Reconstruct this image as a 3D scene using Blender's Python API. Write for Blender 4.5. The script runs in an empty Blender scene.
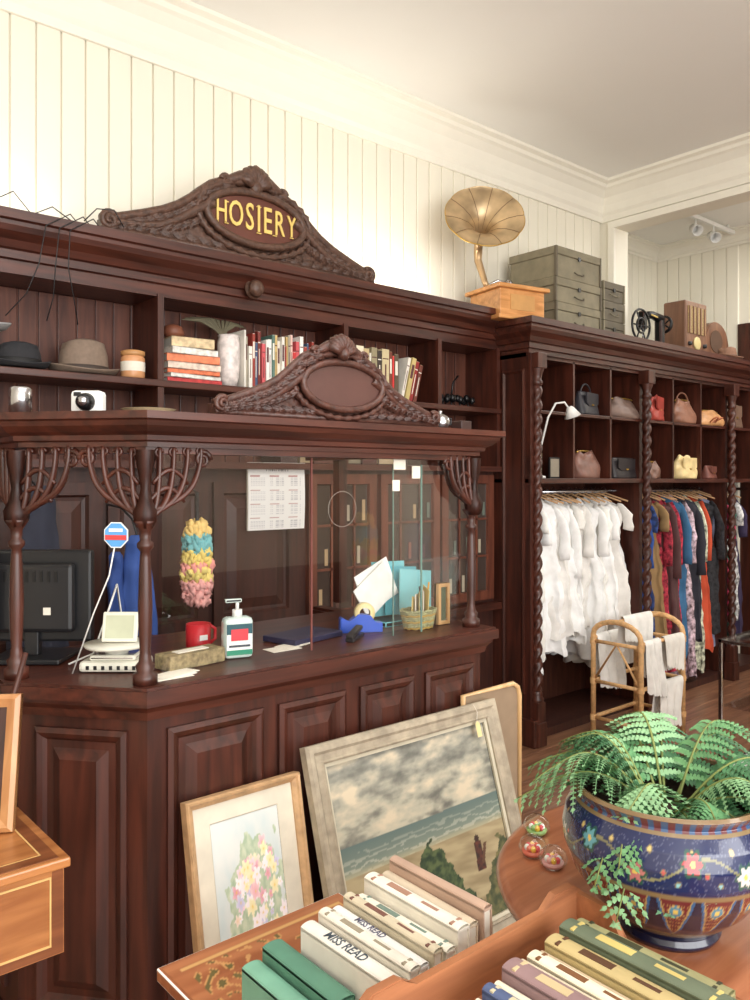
import bpy,bmesh,math,random
from mathutils import Vector,Matrix,noise
random.seed(11)
rnd=random.random
def ru(a,b): return a+(b-a)*rnd()
pi=math.pi
def V(*a): return Vector(a)
def lin(c):
    r=[]
    for v in c[:3]:
        v=v/255.0
        r.append(v/12.92 if v<=0.04045 else ((v+0.055)/1.055)**2.4)
    return (r[0],r[1],r[2],1.0)
# ---------------------------------------------------------------- materials
def base(name):
    m=bpy.data.materials.new(name); m.use_nodes=True
    nt=m.node_tree; return m,nt,nt.nodes['Principled BSDF']
def mat(name,col,rough=.5,metal=0,var=.1,scale=14,bump=0,coat=0,bd=.01):
    m,nt,b=base(name)
    c=lin(col)
    tc=nt.nodes.new('ShaderNodeTexCoord'); n=nt.nodes.new('ShaderNodeTexNoise')
    n.inputs['Scale'].default_value=scale; n.inputs['Detail'].default_value=3
    nt.links.new(tc.outputs['Object'],n.inputs['Vector'])
    r=nt.nodes.new('ShaderNodeValToRGB')
    r.color_ramp.elements[0].position=.3; r.color_ramp.elements[1].position=.7
    r.color_ramp.elements[0].color=tuple([x*(1-var) for x in c[:3]])+(1,)
    r.color_ramp.elements[1].color=tuple([min(1,x*(1+var)) for x in c[:3]])+(1,)
    nt.links.new(n.outputs['Fac'],r.inputs['Fac']); nt.links.new(r.outputs['Color'],b.inputs['Base Color'])
    b.inputs['Roughness'].default_value=rough; b.inputs['Metallic'].default_value=metal
    b.inputs['Coat Weight'].default_value=coat
    if bump:
        bp=nt.nodes.new('ShaderNodeBump'); bp.inputs['Strength'].default_value=bump; bp.inputs['Distance'].default_value=bd
        nt.links.new(n.outputs['Fac'],bp.inputs['Height']); nt.links.new(bp.outputs['Normal'],b.inputs['Normal'])
    return m
def wood(name,c1,c2,axis=2,rough=.35,coat=.3,sc=1.0,bump=.08):
    m,nt,b=base(name)
    tc=nt.nodes.new('ShaderNodeTexCoord'); mp=nt.nodes.new('ShaderNodeMapping')
    s=[14*sc]*3; s[axis]=1.3*sc; mp.inputs['Scale'].default_value=s
    n=nt.nodes.new('ShaderNodeTexNoise'); n.inputs['Scale'].default_value=2.2; n.inputs['Detail'].default_value=6; n.inputs['Distortion'].default_value=.6
    nt.links.new(tc.outputs['Object'],mp.inputs['Vector']); nt.links.new(mp.outputs['Vector'],n.inputs['Vector'])
    r=nt.nodes.new('ShaderNodeValToRGB'); r.color_ramp.elements[0].position=.32; r.color_ramp.elements[1].position=.68
    r.color_ramp.elements[0].color=lin(c1); r.color_ramp.elements[1].color=lin(c2)
    nt.links.new(n.outputs['Fac'],r.inputs['Fac']); nt.links.new(r.outputs['Color'],b.inputs['Base Color'])
    b.inputs['Roughness'].default_value=rough; b.inputs['Coat Weight'].default_value=coat; b.inputs['Coat Roughness'].default_value=.25
    bp=nt.nodes.new('ShaderNodeBump'); bp.inputs['Strength'].default_value=bump; bp.inputs['Distance'].default_value=.004
    nt.links.new(n.outputs['Fac'],bp.inputs['Height']); nt.links.new(bp.outputs['Normal'],b.inputs['Normal'])
    return m
def vcol(name,rough=.6,coat=0,metal=0):
    m,nt,b=base(name)
    a=nt.nodes.new('ShaderNodeAttribute'); a.attribute_name='Col'
    nt.links.new(a.outputs['Color'],b.inputs['Base Color'])
    b.inputs['Roughness'].default_value=rough; b.inputs['Coat Weight'].default_value=coat; b.inputs['Metallic'].default_value=metal
    return m
def glassmat(name,tint=(1,1,1,1),f0=.05):
    m=bpy.data.materials.new(name); m.use_nodes=True; nt=m.node_tree
    for n in list(nt.nodes): nt.nodes.remove(n)
    o=nt.nodes.new('ShaderNodeOutputMaterial'); t=nt.nodes.new('ShaderNodeBsdfTransparent'); g=nt.nodes.new('ShaderNodeBsdfGlossy')
    t.inputs['Color'].default_value=tint; g.inputs['Roughness'].default_value=.02
    lw=nt.nodes.new('ShaderNodeLayerWeight'); lw.inputs['Blend'].default_value=.5
    p=nt.nodes.new('ShaderNodeMath'); p.operation='POWER'; p.inputs[1].default_value=4.0
    q=nt.nodes.new('ShaderNodeMath'); q.operation='MULTIPLY_ADD'; q.inputs[1].default_value=1-f0; q.inputs[2].default_value=f0
    mx=nt.nodes.new('ShaderNodeMixShader')
    nt.links.new(lw.outputs['Facing'],p.inputs[0]); nt.links.new(p.outputs[0],q.inputs[0])
    nt.links.new(q.outputs[0],mx.inputs[0]); nt.links.new(t.outputs[0],mx.inputs[1]); nt.links.new(g.outputs[0],mx.inputs[2])
    nt.links.new(mx.outputs[0],o.inputs[0]); return m
WD=wood('mahogany',(47,21,14),(82,39,27),2,rough=.42,coat=.15)
WDX=wood('mahogany_rail',(51,23,16),(88,43,30),0,rough=.42,coat=.15)
WDK=wood('mahogany_dark',(48,25,19),(74,39,30),2,rough=.5,coat=.1)
CARV=mat('carved_walnut',(84,58,46),.5,var=.4,scale=45,bump=.6,coat=.1)
CARV2=mat('carved_mahogany',(78,46,37),.45,var=.4,scale=45,bump=.5,coat=.15)
WINT=wood('shelf_interior',(66,32,23),(100,56,40),2,rough=.6,coat=.0)
GLASS=glassmat('glass_clear',f0=.08)
CREAM=mat('cream_paint',(236,231,215),.6,var=.015,scale=3)
CEIL=mat('ceiling_paint',(240,239,234),.7,var=.01,scale=2)
TRIMM=mat('trim_paint',(239,235,222),.55,var=.01)
BLACK=mat('black_plastic',(28,28,31),.4,var=.1)
BLACKM=mat('black_metal',(24,24,26),.3,metal=.3)
WHITE=mat('white_paint',(235,235,232),.4,var=.03)
CHROME=mat('chrome',(200,200,205),.2,metal=1,var=.03)
GOLD=mat('gold_leaf',(232,202,116),.45,metal=.1,var=.1)
BRASS=mat('brass',(196,160,84),.3,metal=.9,var=.15)
VC=vcol('painted_surface',.7); VCG=vcol('glazed_enamel',.22,.6)
PAPER=mat('paper',(232,226,212),.8,var=.04,scale=60)
def cm(c,rough=.7,**k):
    key='dye_%d_%d_%d_%d_%d'%(c[0],c[1],c[2],int(rough*100),len(k))
    if key in bpy.data.materials: return bpy.data.materials[key]
    return mat(key,c,rough,**k)
# ---------------------------------------------------------------- builder
class B:
    def __init__(s,name):
        s.name=name; s.bm=bmesh.new(); s.mats=[]; s.cl=s.bm.loops.layers.float_color.new('Col')
    def mi(s,m):
        if m not in s.mats: s.mats.append(m)
        return s.mats.index(m)
    def f(s,vs,m,smooth=False,col=None):
        try: fc=s.bm.faces.new(vs)
        except Exception: return None
        fc.material_index=s.mi(m); fc.smooth=smooth
        if col is not None:
            for i,l in enumerate(fc.loops): l[s.cl]=col[i] if isinstance(col,list) else col
        return fc
    def v(s,p): return s.bm.verts.new(p)
    def box(s,x0,x1,y0,y1,z0,z1,m,M=None,bev=0,col=None):
        P=[V(x,y,z) for z in (z0,z1) for y in (y0,y1) for x in (x0,x1)]
        if M is not None: P=[M@p for p in P]
        vs=[s.v(p) for p in P]
        fs=[s.f([vs[i] for i in q],m,False,col) for q in ((0,2,3,1),(4,5,7,6),(0,1,5,4),(2,6,7,3),(0,4,6,2),(1,3,7,5))]
        if bev:
            es=set()
            for fc in fs:
                for e in fc.edges: es.add(e)
            bmesh.ops.bevel(s.bm,geom=list(es),offset=bev,segments=2,affect='EDGES',profile=.5,clamp_overlap=True)
    def grid(s,fn,nu,nv,m,cu=False,cv=False,smooth=True,col=None):
        NU=nu if cu else nu+1; NV=nv if cv else nv+1
        g=[[s.v(fn(i/nu,j/nv)) for j in range(NV)] for i in range(NU)]
        for i in range(nu):
            for j in range(nv):
                a=i; b=(i+1)%NU; c=j; d=(j+1)%NV
                cc=None
                if col: cc=[lin(col(i/nu,j/nv)),lin(col((i+1)/nu,j/nv)),lin(col((i+1)/nu,(j+1)/nv)),lin(col(i/nu,(j+1)/nv))]
                s.f([g[a][c],g[b][c],g[b][d],g[a][d]],m,smooth,cc)
        return g
    def lathe(s,prof,m,M=None,seg=24,col=None,mod=None):
        if M is None: M=Matrix()
        n=len(prof)-1
        def fn(u,v):
            k=v*n; i=min(int(k+1e-6),n-1); t=k-i
            r=prof[i][0]*(1-t)+prof[i+1][0]*t; z=prof[i][1]*(1-t)+prof[i+1][1]*t
            if mod: r=mod(r,u*2*pi,z)
            return M@V(r*math.cos(u*2*pi),r*math.sin(u*2*pi),z)
        return s.grid(fn,seg,n,m,cu=True,col=col)
    def tube(s,pts,r,m,seg=8,closed=False,flat=1.0,up=None,smooth=True,col=None):
        pts=[Vector(p) for p in pts]; n=len(pts); rings=[]
        prev=None
        for i,p in enumerate(pts):
            if closed: t=pts[(i+1)%n]-pts[i-1]
            else: t=pts[min(i+1,n-1)]-pts[max(i-1,0)]
            if t.length<1e-9: t=V(0,0,1)
            t.normalize()
            if up is not None: a=Vector(up)
            elif prev is not None: a=prev
            else: a=V(0,0,1) if abs(t.z)<.9 else V(1,0,0)
            a=a-t*a.dot(t)
            if a.length<1e-6: a=t.orthogonal()
            a.normalize(); b=t.cross(a); prev=a
            rr=r[i] if isinstance(r,(list,tuple)) else r
            rings.append([s.v(p+a*(rr*math.cos(2*pi*k/seg))+b*(rr*flat*math.sin(2*pi*k/seg))) for k in range(seg)])
        for i in range(n if closed else n-1):
            A=rings[i]; C=rings[(i+1)%n]
            for k in range(seg):
                s.f([A[k],A[(k+1)%seg],C[(k+1)%seg],C[k]],m,smooth,col)
        if not closed:
            s.f(rings[0][::-1],m,False,col); s.f(rings[-1],m,False,col)
    def cyl(s,p0,p1,r,m,r1=None,seg=16,col=None): s.tube([p0,p1],[r,r if r1 is None else r1],m,seg,col=col)
    def ell(s,c,rad,m,M=None,nu=14,nv=9,nz=0,nsc=10,col=None):
        c=Vector(c)
        def fn(u,v):
            th=v*pi; a=u*2*pi; th=min(max(th,.001),pi-.001)
            p=V(rad[0]*math.sin(th)*math.cos(a),rad[1]*math.sin(th)*math.sin(a),rad[2]*math.cos(th))
            if nz: p=p*(1+nz*noise.noise((p+c)*nsc))
            if M is not None: p=M@p
            return c+p
        s.grid(fn,nu,nv,m,cu=True,col=(lambda u,v:col) if col else None)
    def prism(s,pts,O,U,W,N,t,m,bev=0,col=None):
        O=Vector(O);U=Vector(U);W=Vector(W);N=Vector(N)
        a=[s.v(O+U*p[0]+W*p[1]) for p in pts]; b=[s.v(O+U*p[0]+W*p[1]+N*t) for p in pts]
        fs=[s.f(a[::-1],m,False,col),s.f(b,m,False,col)]
        n=len(pts)
        for i in range(n): s.f([a[i],a[(i+1)%n],b[(i+1)%n],b[i]],m,False,col)
        if bev and fs[1]:
            bmesh.ops.bevel(s.bm,geom=list(fs[1].edges),offset=bev,segments=2,affect='EDGES',clamp_overlap=True)
    def rects(s,O,U,W,N,w,h,prof,m,fm=None,fill=True):
        O=Vector(O);U=Vector(U).normalized();W=Vector(W).normalized();N=Vector(N).normalized()
        R=[]
        for ins,out in prof:
            q=[(ins,ins),(w-ins,ins),(w-ins,h-ins),(ins,h-ins)]
            R.append([s.v(O+U*a+W*b+N*out) for a,b in q])
        for k in range(len(R)-1):
            for i in range(4): s.f([R[k][i],R[k][(i+1)%4],R[k+1][(i+1)%4],R[k+1][i]],m)
        if fill: s.f(R[-1],fm or m)
    def mold(s,path,prof,m,z0=0,closed=False):
        n=len(path); nor=[]
        for i in range(n if closed else n-1):
            d=(Vector(path[(i+1)%n])-Vector(path[i])).normalized(); nor.append(V(d.y,-d.x))
        rings=[]
        for i in range(n):
            if closed: a=nor[i-1]; b=nor[i]
            else: a=nor[max(i-1,0)]; b=nor[min(i,n-2)]
            mt=(a+b)/(1+a.dot(b)); p=Vector(path[i])
            rings.append([s.v((p.x+mt.x*o,p.y+mt.y*o,z0+z)) for o,z in prof])
        k=len(prof)
        for i in range(n if closed else n-1):
            A=rings[i];C=rings[(i+1)%n]
            for j in range(k): s.f([A[j],A[(j+1)%k],C[(j+1)%k],C[j]],m)
        if not closed: s.f(rings[0],m); s.f(rings[-1][::-1],m)
    def text(s,txt,size,O,U,W,N,m,depth=.002,sx=1.0,bold=0.0):
        cu=bpy.data.curves.new('t','FONT'); cu.body=txt; cu.size=size; cu.align_x='CENTER'; cu.align_y='CENTER'
        cu.extrude=depth; cu.offset=bold; cu.resolution_u=3
        ob=bpy.data.objects.new('t',cu); bpy.context.scene.collection.objects.link(ob)
        dg=bpy.context.evaluated_depsgraph_get(); me=bpy.data.meshes.new_from_object(ob.evaluated_get(dg))
        O=Vector(O);U=Vector(U);W=Vector(W);N=Vector(N)
        vs=[s.v(O+U*(q.co.x*sx)+W*q.co.y+N*q.co.z) for q in me.vertices]
        for p in me.polygons: s.f([vs[i] for i in p.vertices],m)
        bpy.data.objects.remove(ob); bpy.data.curves.remove(cu); bpy.data.meshes.remove(me)
    def leaf(s,p,d,N,L,w,m,th=.02,curl=.3):
        # lobed acanthus leaf lying on a surface with normal N, pointing along d
        p=Vector(p); d=Vector(d).normalized(); N=Vector(N).normalized(); q=N.cross(d)
        def fn(u,v):
            x=2*v-1; ww=w*(math.sin(pi*min(1,.12+u*.86))**.5)*(1+.2*math.cos(u*5*2*pi))
            h=th*(math.sin(pi*(.15+.8*u)))*(1-x*x*.9)*(1+.25*math.cos(x*3*pi))+.004*math.cos(x*pi*4)
            return p+d*(L*u-abs(x)*w*.15)+q*(x*ww+curl*L*u*u)+N*h
        s.grid(fn,16,8,m)
    def done(s,norm=True):
        if norm: bmesh.ops.recalc_face_normals(s.bm,faces=s.bm.faces[:])
        me=bpy.data.meshes.new(s.name); s.bm.to_mesh(me); s.bm.free()
        for m in s.mats: me.materials.append(m)
        ob=bpy.data.objects.new(s.name,me); bpy.context.scene.collection.objects.link(ob)
        return ob
def axisM(c,d):
    d=Vector(d).normalized(); q=V(0,0,1).rotation_difference(d)
    return Matrix.Translation(c)@q.to_matrix().to_4x4()
X=V(1,0,0);Y=V(0,1,0);Z=V(0,0,1)
H=1.55
# ---------------------------------------------------------------- room
CZ=3.72
FL=wood('floor_boards',(112,76,56),(156,112,84),0,rough=.35,coat=.2)
b=B('floor')
y=-2.8
while y<4.2:
    b.box(-2.2,7.6,y,min(y+.125,4.2),-.03,0,FL,bev=.002); y+=.127
b.box(-2.2,7.6,-2.8,4.2,-.08,-.03,WDK); b.done()
b=B('ceiling'); b.box(-2.35,7.75,-2.95,4.25,CZ,CZ+.1,CEIL); b.done()
def boards(b,p0,p1,z0,z1,n,w=.1,t=.016):
    p0=Vector(p0);p1=Vector(p1);L=(p1-p0).length;d=(p1-p0)/L;nn=Vector(n);k=int(round(L/w));w=L/k
    g=.004
    for i in range(k):
        pts=[(0,t-.014),(g*.5,t-.013),(g,t-.002),(g+.003,t),(w-g-.003,t),(w-g,t-.002),(w-g*.5,t-.013),(w,t-.014)]
        a=[b.v(V(*(p0+d*(i*w+q[0])+nn*q[1]).to_2d(),z0)) for q in pts]
        c=[b.v(V(*(p0+d*(i*w+q[0])+nn*q[1]).to_2d(),z1)) for q in pts]
        for j in range(len(pts)-1): b.f([a[j],a[j+1],c[j+1],c[j]],CREAM)
b=B('wall_back'); b.box(-2.2,5.24,3.517,3.6,0,CZ,CREAM); boards(b,(-2.2,3.517,0),(5.22,3.517,0),0,CZ,(0,-1,0),.105); b.done()
b=B('wall_left'); b.box(-2.35,-2.2,-2.8,3.6,0,CZ,CREAM); b.done()
b=B('wall_front')
b.box(-2.2,7.6,-2.95,-2.8,0,.7,WDK); b.box(-2.2,7.6,-2.95,-2.8,3.35,CZ,CREAM)
b.box(3.2,7.6,-2.95,-2.8,.7,3.35,CREAM)
for xx in (-2.2,-.5,1.3,3.1): b.box(xx,xx+.1,-2.95,-2.8,.7,3.35,WD)
b.done()
b=B('wall_right')
b.box(5.24,5.40,3.52,3.6,0,CZ,CREAM); b.box(5.24,5.40,3.38,3.52,2.49,CZ,CREAM); b.box(5.24,5.40,-1.2,3.38,3.40,CZ,CREAM); b.box(5.24,5.40,-2.8,-1.2,0,CZ,CREAM)
b.done()
b=B('wall_back_annex'); b.box(5.40,7.2,4.085,4.2,0,CZ,CREAM); boards(b,(5.4,4.085,0),(7.0,4.085,0),0,CZ,(0,-1,0),.105)
b.box(5.40,5.405,3.6,4.085,0,CZ,CREAM); b.done()
b=B('wall_right_annex'); b.box(7.017,7.15,3.3,4.085,0,CZ,CREAM); boards(b,(7.017,4.08,0),(7.017,3.3,0),0,CZ,(-1,0,0),.105)
b.box(7.015,7.15,-2.8,3.3,2.9,CZ,CREAM); b.box(7.015,7.15,-2.8,2.1,0,2.9,CREAM); b.done()
b=B('door_1'); b.box(7.03,7.10,2.1,3.3,0,2.9,WD)
b.box(6.99,7.03,3.2,3.3,2.49,2.9,WD); b.box(6.99,7.03,2.1,2.2,0,2.9,WD)
for z in (.2,1.1,2.0): b.rects((7.03,3.12,z),(0,-1,0),Z,(-1,0,0),.9,.75,[(0,0),(.02,.015),(.04,.004),(.08,.012)],WD)
b.done()
crown=[(0,-.26),(.015,-.26),(.02,-.22),(.035,-.2),(.04,-.15),(.06,-.1),(.1,-.06),(.12,-.05),(.13,-.03),(.16,-.02),(.16,0),(0,0)]
b=B('trim_1'); b.mold([(-2.2,3.5),(5.24,3.5),(5.24,-2.8)],[(o,z) for o,z in crown],TRIMM,CZ); b.done()
b=B('trim_2'); b.mold([(5.4,4.07),(7.0,4.07),(7.0,-2.8)],[(o*.6,z*.5) for o,z in crown],TRIMM,CZ); b.done()
b=B('trim_3')
b.box(5.215,5.24,-1.2,3.38,3.40,3.45,TRIMM); b.box(5.215,5.24,3.38,3.43,2.49,3.45,TRIMM); b.done()
# ---------------------------------------------------------------- left shelving
corn=[(-.25,0),(0,0),(0,.025),(.015,.03),(.015,.06),(.03,.065),(.045,.09),(.075,.115),(.085,.135),(.085,.15),(.1,.155),(.1,.19),(-.25,.19)]
SX=3.755
b=B('wall_shelving_unit')
b.mold([(-1.2,3.22),(SX,3.22)],corn,WDX,2.355)
b.box(-1.2,SX,3.465,3.5,0,2.54,WINT)
b.box(-1.2,SX,3.22,3.465,2.33,2.355,WDX)
b.box(-1.2,SX,3.20,3.465,1.945,1.975,WDX,bev=.004)
b.box(-1.2,SX,3.20,3.465,1.60,1.63,WDX)
for xx in (-1.2,.35,1.563,2.57,3.24,3.735): b.box(xx-.014,xx+.014,3.21,3.465,1.60,2.34,WD)
xx=-1.1
while xx<3.65:
    b.box(xx,xx+.075,3.458,3.465,1.63,2.33,WINT,bev=.003); xx+=.08
b.box(-1.2,SX,3.27,3.465,0,1.60,WDK)
b.box(-1.2,SX,3.20,3.27,.78,.82,WDX)
xx=-1.1
while xx<2.2:
    b.rects((xx,3.27,.88),X,Z,(0,-1,0),.46,.66,[(0,0),(0,.02),(.05,.02),(.06,.004),(.075,.002),(.12,.014)],WDK)
    b.rects((xx,3.27,.1),X,Z,(0,-1,0),.46,.62,[(0,0),(0,.02),(.05,.02),(.06,.004),(.075,.002),(.12,.014)],WDK)
    xx+=.49
WREFL=wood('reflected_door_wood',(82,42,30),(120,68,50),2,rough=.4)
for k,x0 in enumerate((2.36,2.83,3.29)):  # reflection of opposite cabinets in the booth glass, modelled as lighter doors here
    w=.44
    b.rects((x0,3.27,.84),X,Z,(0,-1,0),w,.74,[(0,0),(0,.03),(.05,.03),(.055,.015)],WREFL,cm((66,54,48),.25,coat=.6))
    for q in (1,2): b.box(x0+w*q/3-.006,x0+w*q/3+.006,3.245,3.262,.88,1.54,WREFL)
    for q in (1,2): b.box(x0+.05,x0+w-.05,3.245,3.262,.88+.22*q-.006,.88+.22*q+.006,WREFL)
    for j in range(9):  # small coloured slips, part of the modelled reflection
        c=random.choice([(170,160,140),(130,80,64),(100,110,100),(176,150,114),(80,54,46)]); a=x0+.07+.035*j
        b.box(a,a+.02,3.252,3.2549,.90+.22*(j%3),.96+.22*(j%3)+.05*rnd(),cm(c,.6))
b.lathe([(0.001,.05),(.02,.048),(.035,.035),(.04,.022),(.03,.018),(.03,.010),(.045,.006),(.045,0)],CARV,axisM((2.0,3.175,2.42),(0,-1,0)))
b.done()
# ---------------------------------------------------------------- carved pediments
def pediment(name,cx,y,z0,hw,h,mt,sign=None,ocx=0,oz=.45,ow=.35,oh=.27):
    b=B(name)
    prof=[(0,.86),(.1,.85),(.2,.81),(.3,.73),(.38,.62),(.44,.53),(.52,.43),(.62,.34),(.74,.26),(.84,.2),(.93,.15),(1,.12)]
    def hh_(q):
        for j in range(len(prof)-1):
            if prof[j][0]<=q<=prof[j+1][0]:
                u=(q-prof[j][0])/(prof[j+1][0]-prof[j][0]); return prof[j][1]*(1-u)+prof[j+1][1]*u,math.atan2((prof[j+1][1]-prof[j][1])*h,(prof[j+1][0]-prof[j][0])*hw)
        return prof[-1][1],0
    out=[(p[0]*hw,p[1]*h) for p in prof]
    pts=[(-hw,0)]+[(-a,c) for a,c in out[::-1]][:-1]+[(a,c) for a,c in out]+[(hw,0)]
    b.prism(pts,(cx,y,z0),X,Z,(0,-1,0),.035,mt)
    fy=y-.035; T=hw*.035; Nn=V(0,-1,0)
    b.tube([(cx+a,fy,z0+c) for a,c in pts[1:-1]],T*.8,mt,8)
    b.tube([(cx-hw,fy-.002,z0+T*.6),(cx+hw,fy-.002,z0+T*.6)],T*.7,mt,8)
    oc=V(cx+ocx,fy-.012,z0+oz*h)
    fld=mat(name+'_oval',(96,52,40) if sign else (84,54,48),.4,coat=.2)
    b.prism([(math.cos(k/40*2*pi)*ow*hw,math.sin(k/40*2*pi)*oh*h) for k in range(40)],oc+V(0,.012,0),X,Z,(0,-1,0),.016,fld)
    el=[oc+V(math.cos(k/48*2*pi)*ow*hw,-.008,math.sin(k/48*2*pi)*oh*h) for k in range(48)]
    b.tube(el,T*.75,mt,8,closed=True)
    el2=[oc+V(math.cos(k/60*2*pi)*(ow*hw+T*1.7),.0,math.sin(k/60*2*pi)*(oh*h+T*1.7)) for k in range(60)]
    b.tube(el2,[T*(.65+.2*math.cos(k*pi)) for k in range(60)],mt,6,closed=True)
    for sgn in (-1,1):
        sc=[];rr=[]
        for k in range(30):
            a=-.8+k/29*1.7*2*pi; r=h*.085*(1-k/29*.8)
            sc.append((cx+sgn*(hw*.955+math.sin(a)*r),fy-.010-.01*k/29,z0+h*.115+math.cos(a)*r)); rr.append(T*.55*(1-.4*k/29))
        b.tube(sc,rr,mt,8)
        for k in range(14):
            q=.17+k/13*.74; hh,sl=hh_(q); L=h*(.24-.06*k/13)
            d=V(sgn*math.cos(sl),0,math.sin(sl))
            b.leaf((cx+sgn*(q*hw-L*.25),fy-.002,z0+hh*h-h*.065),d,Nn,L,h*.055,mt,th=.022,curl=(.10 if k%2 else .22)*sgn)
            if q>.36:
                b.leaf((cx+sgn*(q*hw-L*.2),fy-.001,z0+hh*h*.55),V(sgn*math.cos(sl*.5),0,math.sin(sl*.5)),Nn,L*.9,h*.05,mt,th=.026,curl=-.25*sgn)
        for k in range(9):
            q=.20+k/8*.70
            b.leaf((cx+sgn*q*hw,fy,z0+h*.07),V(sgn*.9,0,.25),Nn,h*.19,h*.04,mt,th=.018,curl=.12*sgn)
        pl=[]
        for k in range(26):
            t=k/25; q=.30+t*.62; hh,_=hh_(q); pl.append((cx+sgn*q*hw,fy-.014,z0+hh*h*(.72-.2*t)+math.sin(t*8)*h*.018))
        b.tube(pl,[T*(1.0-.55*k/25) for k in range(26)],mt,7)
        cp=[];cr=[]
        for k in range(22):
            a=k/21*1.5*2*pi; r=h*.055*(1-k/21*.75)
            cp.append((cx+sgn*(h*.36+math.cos(a)*r),fy-.014,z0+h*.80+math.sin(a)*r)); cr.append(T*.5*(1-.4*k/21))
        b.tube(cp,cr,mt,7)
        b.tube([(cx+sgn*h*(.04+.32*t),fy-.010,z0+h*(.86-.02*t+.03*math.sin(t*5))) for t in (0,.2,.4,.6,.8,1)],[T*1.2,T*1.3,T*1.2,T,T*.9,T*.6],mt,8)
    for k in range(-4,5):
        a=k*.25; L=h*(.255-.016*abs(k)); p0=V(cx,fy-.004,z0+h*.78)
        pts2=[p0+V(math.sin(a)*L*t+math.sin(a)*.3*L*t*t,-.022*math.sin(t*pi)-.006,math.cos(a)*L*t) for t in (0,.2,.4,.6,.8,.93,1)]
        b.tube(pts2,[T*.4,T*.6,T*.85,T*1.0,T*.95,T*.6,T*.2],mt,8)
    b.ell((cx,fy-.026,z0+h*.79),(T*1.3,.022,T*1.4),mt)
    if sign:
        wid=[.95,1.08,.88,.45,.85,.95,.95]; tot=sum(wid); xx=-tot/2
        for ch,w in zip(sign,wid):
            q=(xx+w/2)/(tot/2); sz=.138*(1.26-.36*q*q)
            cxn=oc.x+(xx+w/2)/tot*ow*hw*1.72
            b.text(ch,sz,(cxn,oc.y-.010,oc.z),X*.60,Z,(0,-1,0),GOLD,.003,bold=.001)
            # small serifs at the letter feet and heads, as on the carved sign
            if ch in 'HIRY':
                for sx_ in ((-.30,.30) if ch in 'H' else ((0,) if ch in 'IY' else (-.27,))):
                    zz=(-1,1) if ch in 'HI' else (-1,)
                    for s2 in zz: b.box(cxn+sx_*sz*.60-sz*.055-.002,cxn+sx_*sz*.60+sz*.055+.002,oc.y-.0132,oc.y-.007,oc.z+s2*sz*.345-.002,oc.z+s2*sz*.345+.002,GOLD)
            xx+=w
    return b.done()
pediment('hosiery_sign_pediment',2.005,3.22,2.547,.715,.42,CARV,'HOSIERY',ocx=.01,oz=.45,ow=.36,oh=.28)
pediment('booth_crest_pediment',1.44,1.875,1.717,.40,.24,CARV2,None,ocx=.01,oz=.42,ow=.36,oh=.28)
# ---------------------------------------------------------------- cashier booth
A_=(.655,2.80);L_=(.655,2.14);C_=(.875,1.87);R_=(2.08,1.87);E_=(2.08,2.80)
path=[A_,L_,C_,R_,E_]
b=B('cashier_booth')
b.mold(path,[(-.03,0),(0,0),(0,1.0),(-.03,1.0)],WD)
b.mold(path,[(-.02,0),(.03,0),(.03,.14),(.018,.155),(.01,.18),(-.02,.18)],WDX)
b.mold(path,[(-.02,.965),(.012,.965),(.016,.985),(.03,1.0),(.03,1.012),(.02,1.012),(-.02,1.012)],WDX)
wt=[(.61,2.46),(.61,2.125),(.853,1.825),(2.125,1.825),(2.125,2.46)]
b.prism(wt,(0,0,1.012),X,Y,Z,.038,WDX,bev=.007)
b.mold([(.655,2.46),(2.08,2.46)],[(0,1.0),(.0,1.04),(.03,1.04),(.03,1.0)],WDX)
pp=[(0,0),(0,.010),(.012,.016),(.024,.010),(.032,.002),(.05,.004),(.075,.018)]
def panel(P,d,n,s0,s1,z0,z1):
    P=V(P[0],P[1],0); o=P+d*s0; b.rects((o.x+n.x*.0005,o.y+n.y*.0005,z0),d,Z,n,s1-s0,z1-z0,pp,WD)
d=X; n=V(0,-1,0)
xs=[.925,1.205,1.255,1.49,1.545,1.765,1.815,2.04]
for i in range(0,8,2): panel((0,1.87),d,n,xs[i],xs[i+1],.24,.935)
dc=V(C_[0]-L_[0],C_[1]-L_[1],0); Lc=dc.length; dc.normalize(); nc=V(dc.y,-dc.x,0)
panel(L_,dc,nc,.05,Lc-.05,.24,.935)
panel((.655,2.8),V(0,-1,0),V(-1,0,0),.08,.58,.24,.935)
panel((2.08,1.87),V(0,1,0),V(1,0,0),.08,.85,.24,.935)
bc=[(-.06,0),(.0,0),(.0,.012),(.012,.016),(.014,.028),(.03,.036),(.045,.05),(.05,.062),(.062,.066),(.062,.084),(-.06,.084)]
b.mold(path,bc,WDX,1.632)
b.mold([(.655+.06,2.14+.03),(.90,1.93),(2.02,1.93)],[(0,0),(.05,0),(.05,.02),(0,.02)],WDX,1.616)
colp=[(.001,0),(.030,0),(.030,.025),(.02,.03),(.024,.045),(.016,.055),(.013,.08),(.016,.13),(.0175,.19),(.0155,.26),(.013,.31),(.012,.325),(.02,.335),(.02,.345),(.013,.352),(.015,.375),(.026,.392),(.03,.40),(.001,.40)]
def col(x,y): b.lathe(colp,WD,Matrix.Translation((x,y,1.05)),20)
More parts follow.
